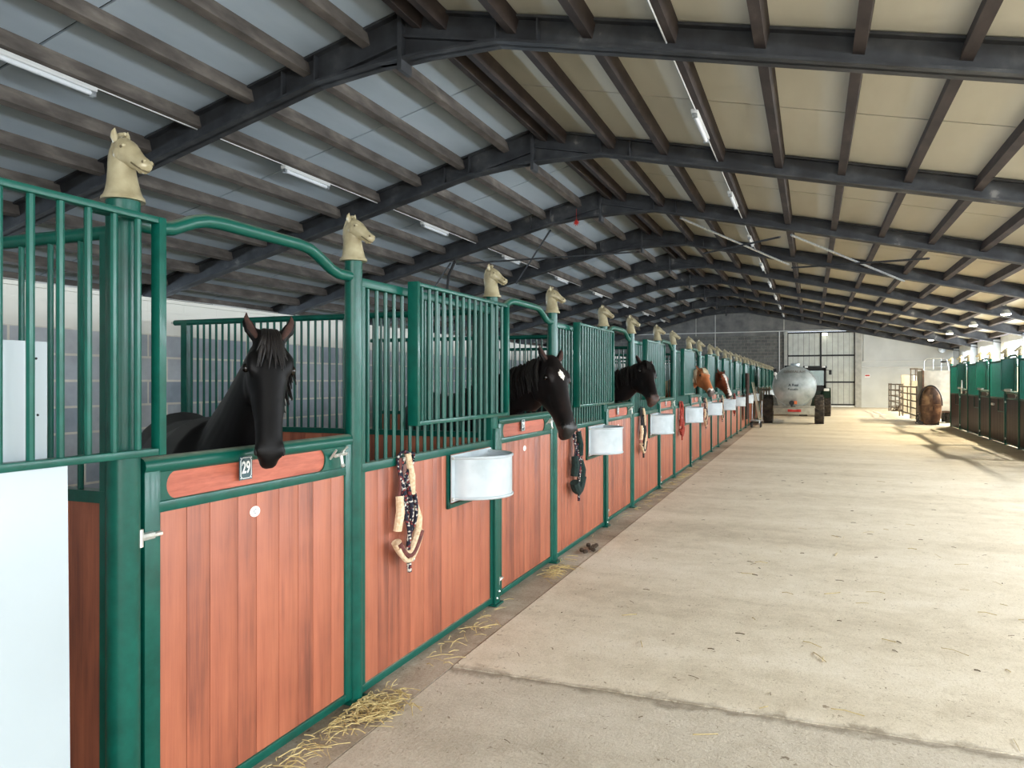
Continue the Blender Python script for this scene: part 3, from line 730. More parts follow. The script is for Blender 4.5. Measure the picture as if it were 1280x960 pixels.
def make_trough():
    t = thing('feed_trough', '', 'feed trough'); R = .262; zb, zt = -.125, .13; n = 24
    b_ = MB(); b_.box(0, .006, -.31, .31, zb - .02, zt + .02); b_.build('back_plate', M['trough'], t)
    outer = [(.006 + R * math.cos(a), R * math.sin(a)) for a in [-PI / 2 + PI * i / n for i in range(n + 1)]]
    inner = [(.006 + (R - .006) * math.cos(a), (R - .006) * math.sin(a)) for a in [-PI / 2 + PI * i / n for i in range(n + 1)]]
    b_ = MB(); b_.prism(outer + inner[::-1], 'z', zb, zt); b_.prism(outer, 'z', zb, zb + .006)
    b_.build('bin', M['trough'], t)
    b_ = MB(); b_.prism(inner, 'z', zb + .007, zb + .06); b_.build('feed', M['trough_in'], t)
    for z in (zb, zt):
        b_ = MB(); b_.tube([(x, y, z) for x, y in outer], .010, 8); b_.build('rim', M['trough'], t)
    for y in (-.3, .3):
        b_ = MB(); b_.ball((.01, y, zt), .012, n=8); b_.ball((.01, y, zb), .012, n=8); b_.build('bolt', M['bolt'], t)
    return t
def make_partition(step):
    """across the stall depth, along -x from the front"""
    t = thing('stall_partition', '', 'partition'); x1, x0 = -.05, -2.86
    b_ = MB(); b_.tube([(x0 - .12, 0, 2.10), (x1, 0, 2.10)], .024, 10); b_.box(x0 - .03, x0 + .03, -.025, .025, 0, 2.1); b_.box(x0, x1, -.025, .025, 1.19, 1.23); b_.box(x0, x1, -.025, .025, .03, .07)
    b_.box(x1 - .03, x1, -.024, .024, .05, 2.09)
    b_.build('frame', M['green'], t)
    b_ = MB(); n = int((x1 - x0) / step)
    for i in range(1, n): x = x0 + (x1 - x0) * i / n; b_.tube([(x, 0, 1.22), (x, 0, 2.09)], .010, 8)
    b_.build('bars', M['green'], t)
    b_ = MB(); n = 18
    for i in range(n):
        a = x0 + .03 + (x1 - x0 - .06) * i / n; c_ = x0 + .03 + (x1 - x0 - .06) * (i + 1) / n
        b_.box(a + .001, c_ - .001, -.014, .014, .07, 1.19)
    b_.build('plank_panel', M['wood_v'], t)
    b_ = MB(); b_.ball((x0 - .13, -.02, 2.10), .012, n=8); b_.build('bolt', M['bolt'], t)
    return t
door0 = make_door(); panel0 = make_panel(); grille0 = make_grille(); trough0 = make_trough()
part_first = make_partition(.145); part0 = make_partition(.066)
door_protos = [door0]
for v in (1, 2):
    d_ = make_door(); door_protos.append(d_)
seen = {}
def place(src, loc, rz, label, group):
    if src.name not in seen:
        seen[src.name] = 1; src.location = loc; src.rotation_euler = (0, 0, rz); src['label'] = label; src['group'] = group; return src
    return copy_tree(src, loc, rz, label, group)
horse_door = {0: 'behind which the black horse stands', 1: 'under the neck of the star-faced dark horse', 2: 'under the dark bay horse', 4: 'under the flaxen-maned horse', 5: 'under the white-blazed chestnut horse'}
ft = ' from the camera'
for k in range(NS):
    y = SY + P_ * k
    place(postA if k == 0 else post0, (SX, y, 0), 0, 'thick green round post at the near left, hinge side of door 29' if k == 0 else 'green post on the near side of the %s stall door%s' % (ORD[k], ft), 'posts of the left stall row')
    place(post0, (SX, y + DW, 0), 0, 'green stall post on the far side of the %s stall door%s' % (ORD[k], ft), 'posts of the left stall row')
    ol = ['largest gilt horse head finial, on the thick near post', 'gilt horse head finial on the post right of door 29'] if k == 0 else \
         ['gilt horse head finial on the left row, %s%s' % (ORD[2 * k], ft), 'gilt horse head finial on the left row, %s%s' % (ORD[2 * k + 1], ft)]
    place(orn0, (SX, y, 2.21), random.uniform(-.08, .02), ol[0], 'horse head finials on the left row')
    place(orn0, (SX, y + DW, 2.21), random.uniform(-.08, .02), ol[1], 'horse head finials on the left row')
    a = arch0 if k == 0 else arch0.copy()
    if k: C.objects.link(a)
    a.location = (SX, y, 0); tag(a, 'green arched rail over the %s doorway of the left row%s' % (ORD[k], ft), 'rail', 'arched rails over the left doorways')
    src = door_protos[k % 3]
    d_ = place(src, (SX, y, 0), 0, 'red-brown plank stall door, %s on the left%s' % (ORD[k], ft) + (', ' + horse_door[k] if k in horse_door else ''), 'left row stall doors')
    numplate(d_, str(29 - k), .55)
    if k in (0, 1, 2): sticker(d_, .62, 1.065)
    place(panel0, (SX, y, 0), 0, 'fixed plank and bar panel right of the %s stall door%s' % (ORD[k], ft), 'left row fixed panels')
    place(trough0, (SX + .045, y + P_ - .44, .985), 0, 'white half-round feed trough, %s in the left row%s' % (ORD[k], ft), 'feed troughs of the left row')
    place(grille0, (SX + .085, y - DW + .055, 0), 0, 'slid-open green window grille beside the %s stall door%s' % (ORD[k], ft), 'sliding grilles of the left row')
    place(part_first if k == 0 else part0, (SX, y + .0, 0), 0, 'plank and bar partition behind the post before the %s stall%s' % (ORD[k], ft), 'partitions between left stalls')
yE = SY + P_ * NS
place(post0, (SX, yE, 0), 0, 'last green post at the far end of the left row', 'posts of the left stall row')
place(orn0, (SX, yE, 2.21), 0, 'farthest gilt horse head finial at the end of the left row', 'horse head finials on the left row')
place(grille0, (SX + .085, yE - DW + .055, 0), 0, 'farthest slid-open grille at the end of the left row', 'sliding grilles of the left row')
place(part0, (SX, yE, 0), 0, 'end partition closing the left stall row', 'partitions between left stalls')
# white boards at the very left
b_ = MB(); b_.box(-.012, .012, -1.6, 0, .0, 1.352, bev=.002); o = b_.build('white_board', M['board_white']); o.location = (SX + .075, 1.595, 0); o.rotation_euler = (math.radians(.55), 0, 0)
tag(o, 'large smooth white board standing at the lower left edge', 'board')
b_ = MB(); b_.box(-.008, .008, -1.6, 0, 1.34, 1.715); o = b_.build('white_board', M['board_white']); o.location = (SX + .028, 1.555, 0)
tag(o, 'white board fixed behind the bars at the left edge', 'board')
for (dy, z) in ((-.035, 1.665), (-.03, 1.50)):
    b2 = MB(); b2.ball((.009, dy, z), .004, n=6); b2.build('screw', M['black'], o)

# right-hand row (backlit, its shade painted into the wood): panels and doors run away from x = 4.55
SXR = 4.52
doorR = make_door(wd='wood_shaded', wh='wood_shaded'); panelR = make_panel('wood_shaded'); grilleR = grille0
yq = 30.06
for k in range(5):
    ys = yq - P_ * k   # far end post of this unit; rotated 180 deg: y runs towards the camera
    org = (SXR, ys, 0); R = PI
    od = ORD[k] + ' from the far end'
    # rotated frame: local y grows towards the camera. unit order: panel first, then door
    shift = P_ - DW
    def at(ly): return (SXR, ys - ly, 0)
    place(post0, at(0), R, 'right row post on the far side of a panel, ' + od, 'posts of the right stall row')
    place(post0, at(shift), R, 'right row post between panel and door, ' + od, 'posts of the right stall row')
    for ly, q in ((0, 'panel'), (shift, 'door')):
        p = at(ly); place(orn0, (p[0], p[1], 2.21), R, 'horse head finial by the right row %s, %s' % (q, od), 'horse head finials on the right row')
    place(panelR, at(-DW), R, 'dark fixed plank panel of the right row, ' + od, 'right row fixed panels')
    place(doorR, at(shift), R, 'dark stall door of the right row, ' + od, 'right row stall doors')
    a = arch0.copy(); C.objects.link(a); a.location = at(shift); a.rotation_euler = (0, 0, R)
    tag(a, 'green arched rail over the right row doorway, ' + od, 'rail', 'arched rails over the right doorways')
    p = at(shift - .0); place(grille0, (SXR - .085, p[1] + .01, 0), R, 'closed green grille over the right row doorway, ' + od, 'closed grilles of the right row')
    place(part0, at(0), R, 'partition behind the right row panel, ' + od, 'partitions of the right row')
for i, (yy, zz) in enumerate([(27.6, 1.37), (24.5, 1.37), (21.3, 1.37), (23.4, .98)]):
    b_ = MB(); b_.box(-.05, .0, -.3 if i < 3 else -.12, .3 if i < 3 else .12, -.03, .03, bev=.01)
    o = tag(b_.build('metal_tray', M['bolt']), ['farthest bright metal ledge on the right row', 'middle bright metal ledge on the right row', 'nearest bright metal ledge on the right row', 'low bright metal handle plate on a right row door'][i], 'ledge')
    o.location = (SXR - .10 if i < 3 else SXR - .012, yy, zz)
b_ = MB(); b_.tube([(0, 0, 0), (.03, .12, .42)], .02, 8)
o = tag(b_.build('leaning_stick', M['conduit']), 'pale stick propped on the rail of the right row', 'stick'); o.location = (SXR - .14, 27.3, 1.2)

# ------------------------------------------------------------------ halters and ropes
def helix_loop(cx, cy, z0, z1, wy, x, ph, n=28, wob=.012):
    pts = []
    for i in range(n):
        a = 2 * PI * i / n
        pts.append((x + .012 * math.sin(a * 3 + ph), cy + wy * math.sin(a) + wob * math.sin(2 * a + ph), (z0 + z1) / 2 + (z1 - z0) / 2 * math.cos(a)))
    return pts
def make_halter(label, loc, mats, fs=1.0, rope='rope'):
    t = thing('halter', label, 'halter', loc, 0, 'halters hanging on the left row'); fl, web_ = mats; t.scale = (1.2, 1.35, 1.02)
    X = .03
    for i, (z0, z1, wy, cy, ph) in enumerate([(-.34, .03, .035, .0, 0), (-.30, .02, .045, .02, 1.2), (-.42, -.02, .04, .015, 2.3)]):
        b_ = MB(); b_.tube(helix_loop(0, cy, z0, z1, wy, X + .012 * i, ph), .009, 7, closed=True); b_.build('rope_coil', M[rope], t)
    b_ = MB(); b_.tube([(X + .02, .0, -.1), (X + .03, .02, -.3), (X + .02, .005, -.48), (X + .02, .015, -.62)], .011, 7); b_.build('rope_end', M[rope], t)
    b_ = MB(); b_.tube([(X, -.03, .0), (X + .01, -.045, -.15), (X, -.05, -.24)], .011, 6, flat=.5); b_.build('cheek_strap', M[web_], t)
    b_ = MB(); b_.tube([(X + .01, -.055, -.2), (X + .02, -.062, -.28), (X + .01, -.07, -.38)], [v * fs for v in (.018, .021, .02)], 9); b_.build('fleece_sleeve', M[fl], t)
    b_ = MB(); b_.tube([(X + .02, .055, -.25), (X + .03, .075, -.34), (X + .02, .085, -.44)], [v * fs for v in (.016, .02, .018)], 9); b_.build('fleece_sleeve', M[fl], t)
    b_ = MB(); b_.tube([(X + .02, .0, .02), (X + .035, .01, -.1), (X + .03, .025, -.2)], [v * fs for v in (.014, .017, .014)], 9); b_.build('fleece_sleeve', M[fl], t)
    arc = [(X + .02, -.095 + .19 * u, -.40 - .13 * math.sin(PI * (u * .85 + .08)) + .02 * u) for u in [i / 12 for i in range(13)]]
    b_ = MB(); b_.tube(arc, .024 * fs, 9); b_.build('noseband_fleece', M[fl], t)
    b_ = MB(); b_.tube([(p[0] + .016, p[1], p[2] - .004) for p in arc], .014, 8, flat=1.0); b_.build('noseband_strap', M[web_], t)
    b_ = MB(); b_.tube([(p[0] + .012, p[1], p[2] - .032) for p in arc], .012, 8); b_.build('noseband_lining', M[fl], t)
    t.scale = (1.15, 1.3, 1.02)
    for (y, z) in ((-.05, -.245), (.07, -.30), (.03, -.55)):
        b_ = MB(); b_.tube([(X + .03, y + .014 * math.cos(a), z + .014 * math.sin(a)) for a in [2 * PI * i / 10 for i in range(10)]], .003, 5, closed=True); b_.build('ring', M['bolt'], t)
    return t
HX = SX + .018
def hy_(k, d): return SY + P_ * k + d
make_halter('brown halter with cream fleece and flecked rope, on the panel right of door 29', (HX, 3.62, 1.18), ('fleece', 'brown_web'))
make_halter('dark green fleece halter under the nose of the star-faced dark horse', (HX + .015, hy_(1, 1.85), 1.10), ('fleece_dark', 'black_web'), fs=1.6, rope='rope')
make_halter('black rope halter with cream fleece under the dark bay horse', (HX, hy_(2, 1.75), 1.22), ('fleece', 'black_web'), rope='black_web')
make_halter('red rope halter on the fourth panel', (HX, hy_(3, 1.8), 1.22), ('red_web', 'red_web'), rope='red_web')
make_halter('dark halter with cream noseband below the flaxen-maned horse', (HX, hy_(4, 1.8), 1.22), ('fleece', 'brown_web'))
make_halter('cream noseband halter below the white-blazed horse', (HX, hy_(5, 1.8), 1.22), ('fleece', 'black_web'))
make_halter('red webbing halter on the seventh panel', (HX, hy_(6, 1.8), 1.22), ('red_web', 'black_web'))

# ------------------------------------------------------------------ horses
def smoothstep(x): x = max(0, min(1, x)); return x * x * (3 - 2 * x)
def interp(tab, s):
    for (a, c_) in zip(tab[:-1], tab[1:]):
        if s <= c_[0]:
            u = (s - a[0]) / (c_[0] - a[0]); u = max(0, min(1, u))
            return [a[i] + (c_[i] - a[i]) * u for i in range(1, len(a))]
    return list(tab[-1][1:])
def horse(label, poll, muz, nhint, withers, croup, coatm, hair, skin, marking=None, mane_side=1, forelock=True, group=None, ear_fwd=.15, ear_l=.125, voxel=.013, muzzle_from=.86, k=1.0, nk=1.0):
    base = Vector((withers[0], withers[1], 0))
    t = thing('horse', label, 'horse', base)
    P0 = Vector(poll) - base; Mz = Vector(muz) - base; W_ = Vector(withers) - base; Cr = Vector(croup) - base
    ax = (Mz - P0); HL = ax.length; ax.normalize()
    nn_ = Vector(nhint); nn_ = (nn_ - ax * nn_.dot(ax)).normalized(); lat = ax.cross(nn_).normalized()
    q = HL / .58
    b_ = MB(); n = 24
    def hring(s, top, h, w_, sq=1.0):
        c_ = P0 + ax * (s * HL) + nn_ * ((top - h) * q); r = []
        for j in range(n):
            a = 2 * PI * j / n; ca, sa = math.cos(a), math.sin(a)
            ca = math.copysign(abs(ca) ** sq, ca); sa = math.copysign(abs(sa) ** sq, sa)
            # narrower at the jaw side, broad at the forehead
            taper = 1.0 - .30 * (1 - ca) / 2
            r.append(c_ + nn_ * (h * q * ca) + lat * (w_ * q * sa * taper))
        return r
    tab = [(-.08, .020, .035, .035), (-.03, .045, .075, .060), (.06, .062, .112, .080), (.16, .070, .135, .098), (.26, .073, .146, .104), (.36, .068, .142, .096), (.46, .062, .122, .080),
           (.56, .056, .100, .074), (.66, .052, .085, .067), (.76, .049, .075, .064), (.85, .045, .069, .065), (.92, .037, .060, .062), (.97, .022, .045, .049), (1.0, .004, .024, .030)]
    rs = [hring(s, *interp(tab, s), .85) for s in [-.08 + 1.08 * i / 30 for i in range(31)]]
    b_.rings(rs)
    def hp(s, f, l): return P0 + ax * (s * HL) + nn_ * (f * q) + lat * (l * q)
    R3 = Matrix((lat, ax, nn_)).transposed()
    for sg in (-1, 1):
        b_.ball(hp(.235, .030, sg * .074), .028 * q, .060 * q, .032 * q, 12, M3=R3)      # brow
        b_.ball(hp(.27, -.125, sg * .052), .040 * q, .105 * q, .085 * q, 14, M3=R3)     # jowl
        b_.ball(hp(.905, .010, sg * .040), .024 * q, .040 * q, .030 * q, 12, M3=R3)     # nostril wing
        b_.ball(hp(.50, -.022, sg * .058), .016 * q, .090 * q, .014 * q, 10, M3=R3)     # facial crest
    b_.ball(hp(.945, -.075, 0), .036 * q, .042 * q, .026 * q, 12, M3=R3)                # chin
    b_.ball(hp(.985, -.035, 0), .040 * q, .026 * q, .030 * q, 12, M3=R3)                # upper lip
    # neck
    hd = (W_ - Cr); hd.z = 0; hd.normalize(); upv = Vector((0, 0, 1)); hl = upv.cross(hd)
    B0 = W_ + hd * .10 - upv * .34; E0 = hp(.10, -.075, 0)
    ctrl = B0 * .45 + E0 * .55 + upv * .06 + hd * .02 - nn_ * .05
    rs = []; crest = []; NN = 16
    for i in range(NN + 1):
        u = i / NN
        p = B0 * (1 - u) ** 2 + ctrl * 2 * u * (1 - u) + E0 * u * u
        tg = ((ctrl - B0) * (1 - u) + (E0 - ctrl) * u).normalized()
        cdir = (upv * 1.0 - hd * .9) * (1 - u) + (-nn_ * .7 + upv * .5 - ax * .5) * u
        cdir = (cdir - tg * cdir.dot(tg)).normalized(); ld = tg.cross(cdir).normalized()
        hh, ww = interp([(0, .36, .19), (.25, .28, .145), (.5, .215, .105), (.75, .165, .085), (1, .125, .075)], u)
        hh *= k; ww *= k
        nf = 1 + (nk - 1) * smoothstep(u / .6); p = p - cdir * hh * (nf - 1); hh *= nf
        rs.append([p + cdir * hh * math.cos(2 * PI * j / n) + ld * ww * math.sin(2 * PI * j / n) * (1 - .25 * max(0, math.cos(2 * PI * j / n))) for j in range(n)])
        for v_ in rs[-1]:
            if base.x + v_.x > -2.2 and v_.z < 1.36: v_.z = 1.36    # the neck lies on the door's top rail
        crest.append((p + cdir * hh * .96, ld, cdir, ww))
    b_.rings(rs)
    # torso
    rs = []
    for (s, zt, hh, ww) in ((.40, -.42, .10, .08), (.34, -.30, .22, .16), (.22, -.14, .32, .22), (.05, -.02, .37, .26), (-.2, -.02, .38, .29), (-.45, -.06, .37, .31), (-.7, -.05, .345, .30), (-.9, -.01, .33, .29), (-1.08, -.03, .30, .26), (-1.22, -.13, .22, .2), (-1.32, -.26, .1, .1)):
        c_ = W_ + hd * s * k + upv * (zt - hh) * 1.0 + upv * ((Cr.z - W_.z) * smoothstep(-s / 1.0))
        rs.append([c_ + hl * ww * k * math.cos(2 * PI * j / n) + upv * hh * math.sin(2 * PI * j / n) for j in range(n)])
    b_.rings(rs)
    H = W_.z
    for sg in (-1, 1):
        o1 = W_ + hl * sg * .15; o1.z = 0
        f1 = o1 + hd * .14
        b_.tube([f1 + upv * H * .55, f1 + upv * H * .42, f1 + hd * .01 + upv * H * .31, f1 + upv * H * .27, f1 + upv * H * .12, f1 + hd * .01 + upv * H * .075, f1 + hd * .03 + upv * .05, f1 + hd * .04 + upv * .0],
                [.115, .08, .055, .05, .038, .042, .05, .065], 12)
        f2 = o1 - hd * 1.02
        b_.tube([f2 + upv * H * .62 + hd * .02, f2 + upv * H * .50 + hd * .05, f2 + upv * H * .40 - hd * .06, f2 + upv * H * .34 - hd * .13, f2 + upv * H * .30 - hd * .14, f2 + upv * H * .13 - hd * .09, f2 + upv * H * .075 - hd * .07, f2 + upv * .05 - hd * .04, f2 - hd * .03],
                [.17, .125, .085, .055, .052, .038, .042, .05, .065], 12)
    # ears
    ears = []
    for sg in (-1, 1):
        e0 = hp(.015, .005, sg * .052); out = (-ax * .86 + lat * sg * .38 + nn_ * ear_fwd).normalized(); L_ = ear_l * q
        e1 = e0 + out * L_ * .4 + lat * sg * .008; e2 = e0 + out * L_ * .75 + lat * sg * .006; e3 = e0 + out * L_ - lat * sg * .008
        b_.tube([e0 - out * .03, e0 + out * .01, e1, e2, e3], [.024 * q, .026 * q, .031 * q, .021 * q, .006 * q], 12, flat=.6, upv=tuple(nn_))
        ears.append((e0, e1, e2, e3, out, sg))
    bmesh.ops.recalc_face_normals(b_.bm, faces=b_.bm.faces[:])
    me = bpy.data.meshes.new('raw'); b_.bm.to_mesh(me); b_.bm.free()
    tmp = bpy.data.objects.new('raw', me); C.objects.link(tmp)
    rm = tmp.modifiers.new('r', 'REMESH'); rm.mode = 'VOXEL'; rm.voxel_size = voxel
    sm = tmp.modifiers.new('s', 'SMOOTH'); sm.factor = .5; sm.iterations = 4
    dg = bpy.context.evaluated_depsgraph_get(); dg.update()
    me2 = bpy.data.meshes.new_from_object(tmp.evaluated_get(dg)); bpy.data.objects.remove(tmp); me2.name = 'horse_body'
    me2.materials.clear()
    for mm in (coatm, skin, M['hair_white'], M['black']): me2.materials.append(mm)
    for p in me2.polygons:
        d = p.center - P0; s = d.dot(ax) / HL; f = d.dot(nn_) / q; l = d.dot(lat) / q
        p.use_smooth = True; mi = 0
        near = abs(l) < .14 and -.32 < f < .13
        jit = .006 * math.sin(s * 60 + l * 90)
        if near and s > muzzle_from + .04 * math.sin(l * 40) + .03 * math.sin(f * 55 + l * 20): mi = 1
        if near and f > -.02 and marking:
            if marking == 'star' and (((s - .27) / .065) ** 2 + ((l + jit) / .022) ** 2) < 1: mi = 2
            if marking == 'blaze' and .1 < s < .97 and abs(l + jit) < .026 + .012 * math.sin(s * 9): mi = 2
            if marking == 'muzzle' and s > .80 + .05 * math.sin(l * 50 + f * 30): mi = 2 if s < .90 + .03 * math.sin(l * 80) else 1
        if p.center.z < .07: mi = 3
        p.material_index = mi
    body = bpy.data.objects.new('body', me2); C.objects.link(body); body.parent = t
    for sg in (-1, 1):
        b_ = MB(); b_.ball(hp(.268, .014, sg * .098), .017 * q, .021 * q, .018 * q, 12, M3=R3); b_.build('eye', M['eye'], t)
        b_ = MB(); b_.ball(hp(.925, .010, sg * .056), .008 * q, .019 * q, .013 * q, 10, M3=R3); b_.build('nostril', M['nostril'], t)
    for e0, e1, e2, e3, out, sg in ears:
        b_ = MB(); off = nn_ * .021 * q
        b_.tube([e0 + off * .9, e1 + off * .9, e2 + off * .62, e3 + off * .1], [.010 * q, .016 * q, .010 * q, .002], 8, flat=.35, upv=tuple(nn_)); b_.build('inner_ear', M['ear_in'], t)
    # mane
    rnd = random.Random(hash(label) % 1000 if False else len(label))
    b_ = MB()
    for i in range(150):
        u = rnd.uniform(.06, 1.0); j = min(NN - 1, int(u * NN)); fr_ = u * NN - j
        c0 = crest[j][0].lerp(crest[j + 1][0], fr_); ld = crest[j][1]; cdv = crest[j][2]; ww = crest[j][3]
        sd = ld * mane_side
        L_ = rnd.uniform(.16, .26)
        r0 = c0 + ld * rnd.uniform(-.02, .02)
        p1 = r0 + cdv * .012 + sd * (ww * .45); p2 = r0 - cdv * L_ * .45 + sd * (ww * 1.02 + .012); p3 = r0 - cdv * L_ + sd * (ww * 1.12 + .012) - upv * .02
        jt = Vector((rnd.uniform(-.02, .02), rnd.uniform(-.02, .02), rnd.uniform(-.02, .02)))
        b_.tube([r0 - cdv * .02, p1, p2 + jt * .5, p3 + jt], [.009, .011, .008, .002], 5)
    b_.build('mane', hair, t)
    if forelock:
        b_ = MB()
        for i in range(34):
            l0 = rnd.uniform(-.03, .03); L_ = rnd.uniform(.14, .30)
            b_.tube([hp(-.05, .03, l0), hp(.03, .072, l0 * 1.2), hp(.03 + L_ * .5, .080, l0 * 1.6 + rnd.uniform(-.01, .01)), hp(.03 + L_, .078, l0 * 2.0 + rnd.uniform(-.015, .015))], [.008, .009, .007, .0015], 5)
        b_.build('forelock', hair, t)
    b_ = MB(); tb = W_ - hd * 1.27 - upv * .28
    for i in range(26):
        dx = hl * rnd.uniform(-.05, .05); b_.tube([tb + hd * .05 + dx * .3, tb - hd * .08 + dx * .6 - upv * .08, tb - hd * .11 + dx - upv * .4, tb - hd * .08 + dx * 1.2 - upv * rnd.uniform(.7, .85)], [.012, .016, .014, .002], 5)
    b_.build('tail', hair, t)
    return t
horse('black horse looking over door 29 with ears pricked', (-2.12, 2.555, 1.775), (-1.975, 2.385, 1.28), (.74, -.66, .25), (-2.68, 2.86, 1.44), (-3.6, 3.5, 1.43),
      M['coat_black'], M['hair_black'], M['coat_black'], None, -1, ear_fwd=.1, voxel=.011, ear_l=.135)
horse('dark horse with a small white star hanging its head over the second door', (-1.86, 5.47, 1.75), (-1.63, 5.22, 1.21), (.70, -.45, .3), (-2.78, 6.02, 1.53), (-3.6, 6.7, 1.50),
      M['coat_dark'], M['hair_black'], M['skin_black'], 'star', 1, forelock=False, voxel=.013, nk=1.2)
horse('dark bay horse with brown muzzle looking out over the third door', (-1.83, 8.77, 1.78), (-1.62, 8.33, 1.37), (.60, -.40, .5), (-2.8, 9.1, 1.53), (-3.65, 9.6, 1.50),
      M['coat_dark'], M['hair_black'], M['skin_brown'], None, 1, muzzle_from=.86, voxel=.015, nk=1.2)
horse('light chestnut horse with flaxen mane and pale muzzle over the fifth door', (-1.90, 14.22, 1.79), (-1.66, 13.88, 1.36), (.55, -.45, .5), (-2.85, 14.9, 1.5), (-3.65, 15.45, 1.48),
      M['coat_haf'], M['hair_blond'], M['skin_grey'], 'muzzle', 1, voxel=.016)
horse('chestnut horse with white blaze lowering its head over the sixth door', (-1.9, 17.5, 1.76), (-1.68, 17.2, 1.25), (.66, -.5, .4), (-2.82, 18.15, 1.5), (-3.6, 18.8, 1.48),
      M['coat_chest'], M['hair_chest'], M['skin_brown'], 'blaze', 1, forelock=False, voxel=.016)

# ------------------------------------------------------------------ slurry tanker
def wheel(parent, x, y, R, W, name, rim=M['chassis']):
    b_ = MB(); h = W / 2; n = 36
    b_.lathe([(R * .52, -h * .8), (R * .6, -h), (R * .86, -h), (R * .97, -h * .86), (R, -h * .5), (R, h * .5), (R * .97, h * .86), (R * .86, h), (R * .6, h), (R * .52, h * .8)], (x, y, R), 'x', n)
    for i in range(22):
        for sg in (-1, 1):
            a = 2 * PI * (i + (0 if sg > 0 else .5)) / 22
            c_, s_ = math.cos(a), math.sin(a); c2, s2 = math.cos(a + .16), math.sin(a + .16)
            b_.tube([(x + sg * .01, y + c2 * R, R + s2 * R), (x + sg * h * .92, y + c_ * R * .99, R + s_ * R * .99)], .022, 4)
    t_ = b_.build(name, M['tyre'], parent, ang=50)
    b_ = MB(); b_.lathe([(.01, -h * .4), (R * .2, -h * .45), (R * .22, -h * .2), (R * .5, -h * .15), (R * .55, -h * .8), (R * .55, h * .8), (R * .5, h * .15), (R * .22, h * .2), (R * .2, h * .45), (.01, h * .4)], (x, y, R), 'x', 20)
    b_.build('rim', rim, t_)
    return t_
T = thing('tanker_trailer', 'round galvanised tanker trailer parked behind the tractor', 'trailer', (-.61, 29.6, 0))
R = .755; n = 40
b_ = MB(); b_.lathe([(.02, -.16), (R * .3, -.15), (R * .6, -.11), (R * .85, -.045), (R * .97, 0.0), (R, .05), (R, 1.2), (R * 1.006, 1.2), (R * 1.006, 1.24), (R, 1.24), (R, 3.3), (R * .9, 3.42), (R * .5, 3.5), (.02, 3.52)], (0, 0, 1.395), 'y', n)
b_.build('tank', M['tank'], T)
b_ = MB(); b_.tube([(R * math.cos(a), 0.02, 1.395 + R * math.sin(a)) for a in [2 * PI * i / 48 for i in range(48)]], .012, 6, closed=True); b_.build('end_rim', M['tank'], T)
b_ = MB(); b_.box(-.72, .70, -.12, -.05, .36, .60, bev=.01); b_.build('bumper', M['chassis'], T)
b_ = MB(); b_.box(-.74, .72, -.06, .0, .60, .68, bev=.01); b_.box(-.5, -.42, -.05, 3.4, .5, .66); b_.box(.42, .5, -.05, 3.4, .5, .66); b_.box(-.95, .95, .55, .68, .46, .58)
b_.tube([(-.5, 3.4, .58), (0, 4.6, .55)], .05, 8); b_.tube([(.5, 3.4, .58), (0, 4.6, .55)], .05, 8); b_.build('chassis', M['chassis'], T)
for sg in (-1, 1):
    b_ = MB(); b_.prism([(sg * .3, .64), (sg * .55, .64), (sg * .62, .92), (sg * .5, .86)], 'y', .1, .2); b_.build('saddle', M['chassis'], T, smooth=False)
b_ = MB(); b_.box(-.22, -.06, -.15, -.12, .46, .55, bev=.006); b_.box(.08, .24, -.15, -.12, .46, .55, bev=.006); b_.box(-.06, .08, -.14, -.12, .46, .54); b_.build('tail_light', M['red'], T)
b_ = MB(); b_.box(-.1, .1, -.19, -.13, .74, .86, bev=.01); b_.build('reflector', M['orange'], T)
b_ = MB(); b_.lathe([(.09, -.30), (.09, -.26), (.06, -.25), (.06, -.02)], (-.08, 0, .79), 'y', 16); b_.tube([(-.08, -.24, .79), (-.08, -.24, .64)], .03, 8); b_.tube([(-.12, -.28, .68), (.05, -.28, .66)], .016, 6); b_.build('outlet_valve', M['dark_metal'], T)
b_ = MB(); b_.lathe([(.15, 0), (.15, .08), (.17, .08), (.17, .11), (.02, .13)], (.02, .5, 2.13), 'z', 18); b_.build('hatch', M['tank'], T)
b_ = MB(); b_.box(-.34, -.12, .1, .5, 2.08, 2.17, bev=.01); b_.build('vent', M['dark_metal'], T)
for sg, xx in ((-1, -.93), (1, .86)): wheel(T, xx, .62, .53, .33, 'wheel')
b_ = MB(); b_.tube([(-.62, -.02, 1.65), (-.66, -.06, 1.9)], .015, 6); b_.ball((-.66, -.06, 1.86), .06, .05, .07, 10); b_.build('work_lamp', M['plate_white'], T)
b_ = MB(); b_.box(-.71, -.61, -.1, -.02, 1.93, 2.05, bev=.01); b_.build('lamp_cap', M['black'], T)
text_mesh('A Real', .13, M['ink'], 'lettering', T, (-.02, -.163, 1.44), (PI / 2, 0, 0), ext=.002, off=.003)
text_mesh('Pozuelo', .11, M['ink'], 'lettering', T, (-.04, -.163, 1.29), (PI / 2, 0, 0), ext=.002, off=.002)
text_mesh('GENERAL A.M.', .12, M['ink_brown'], 'lettering', T, (.02, -.09, 1.93), (PI / 2 - .14, 0, 0), ext=.002)

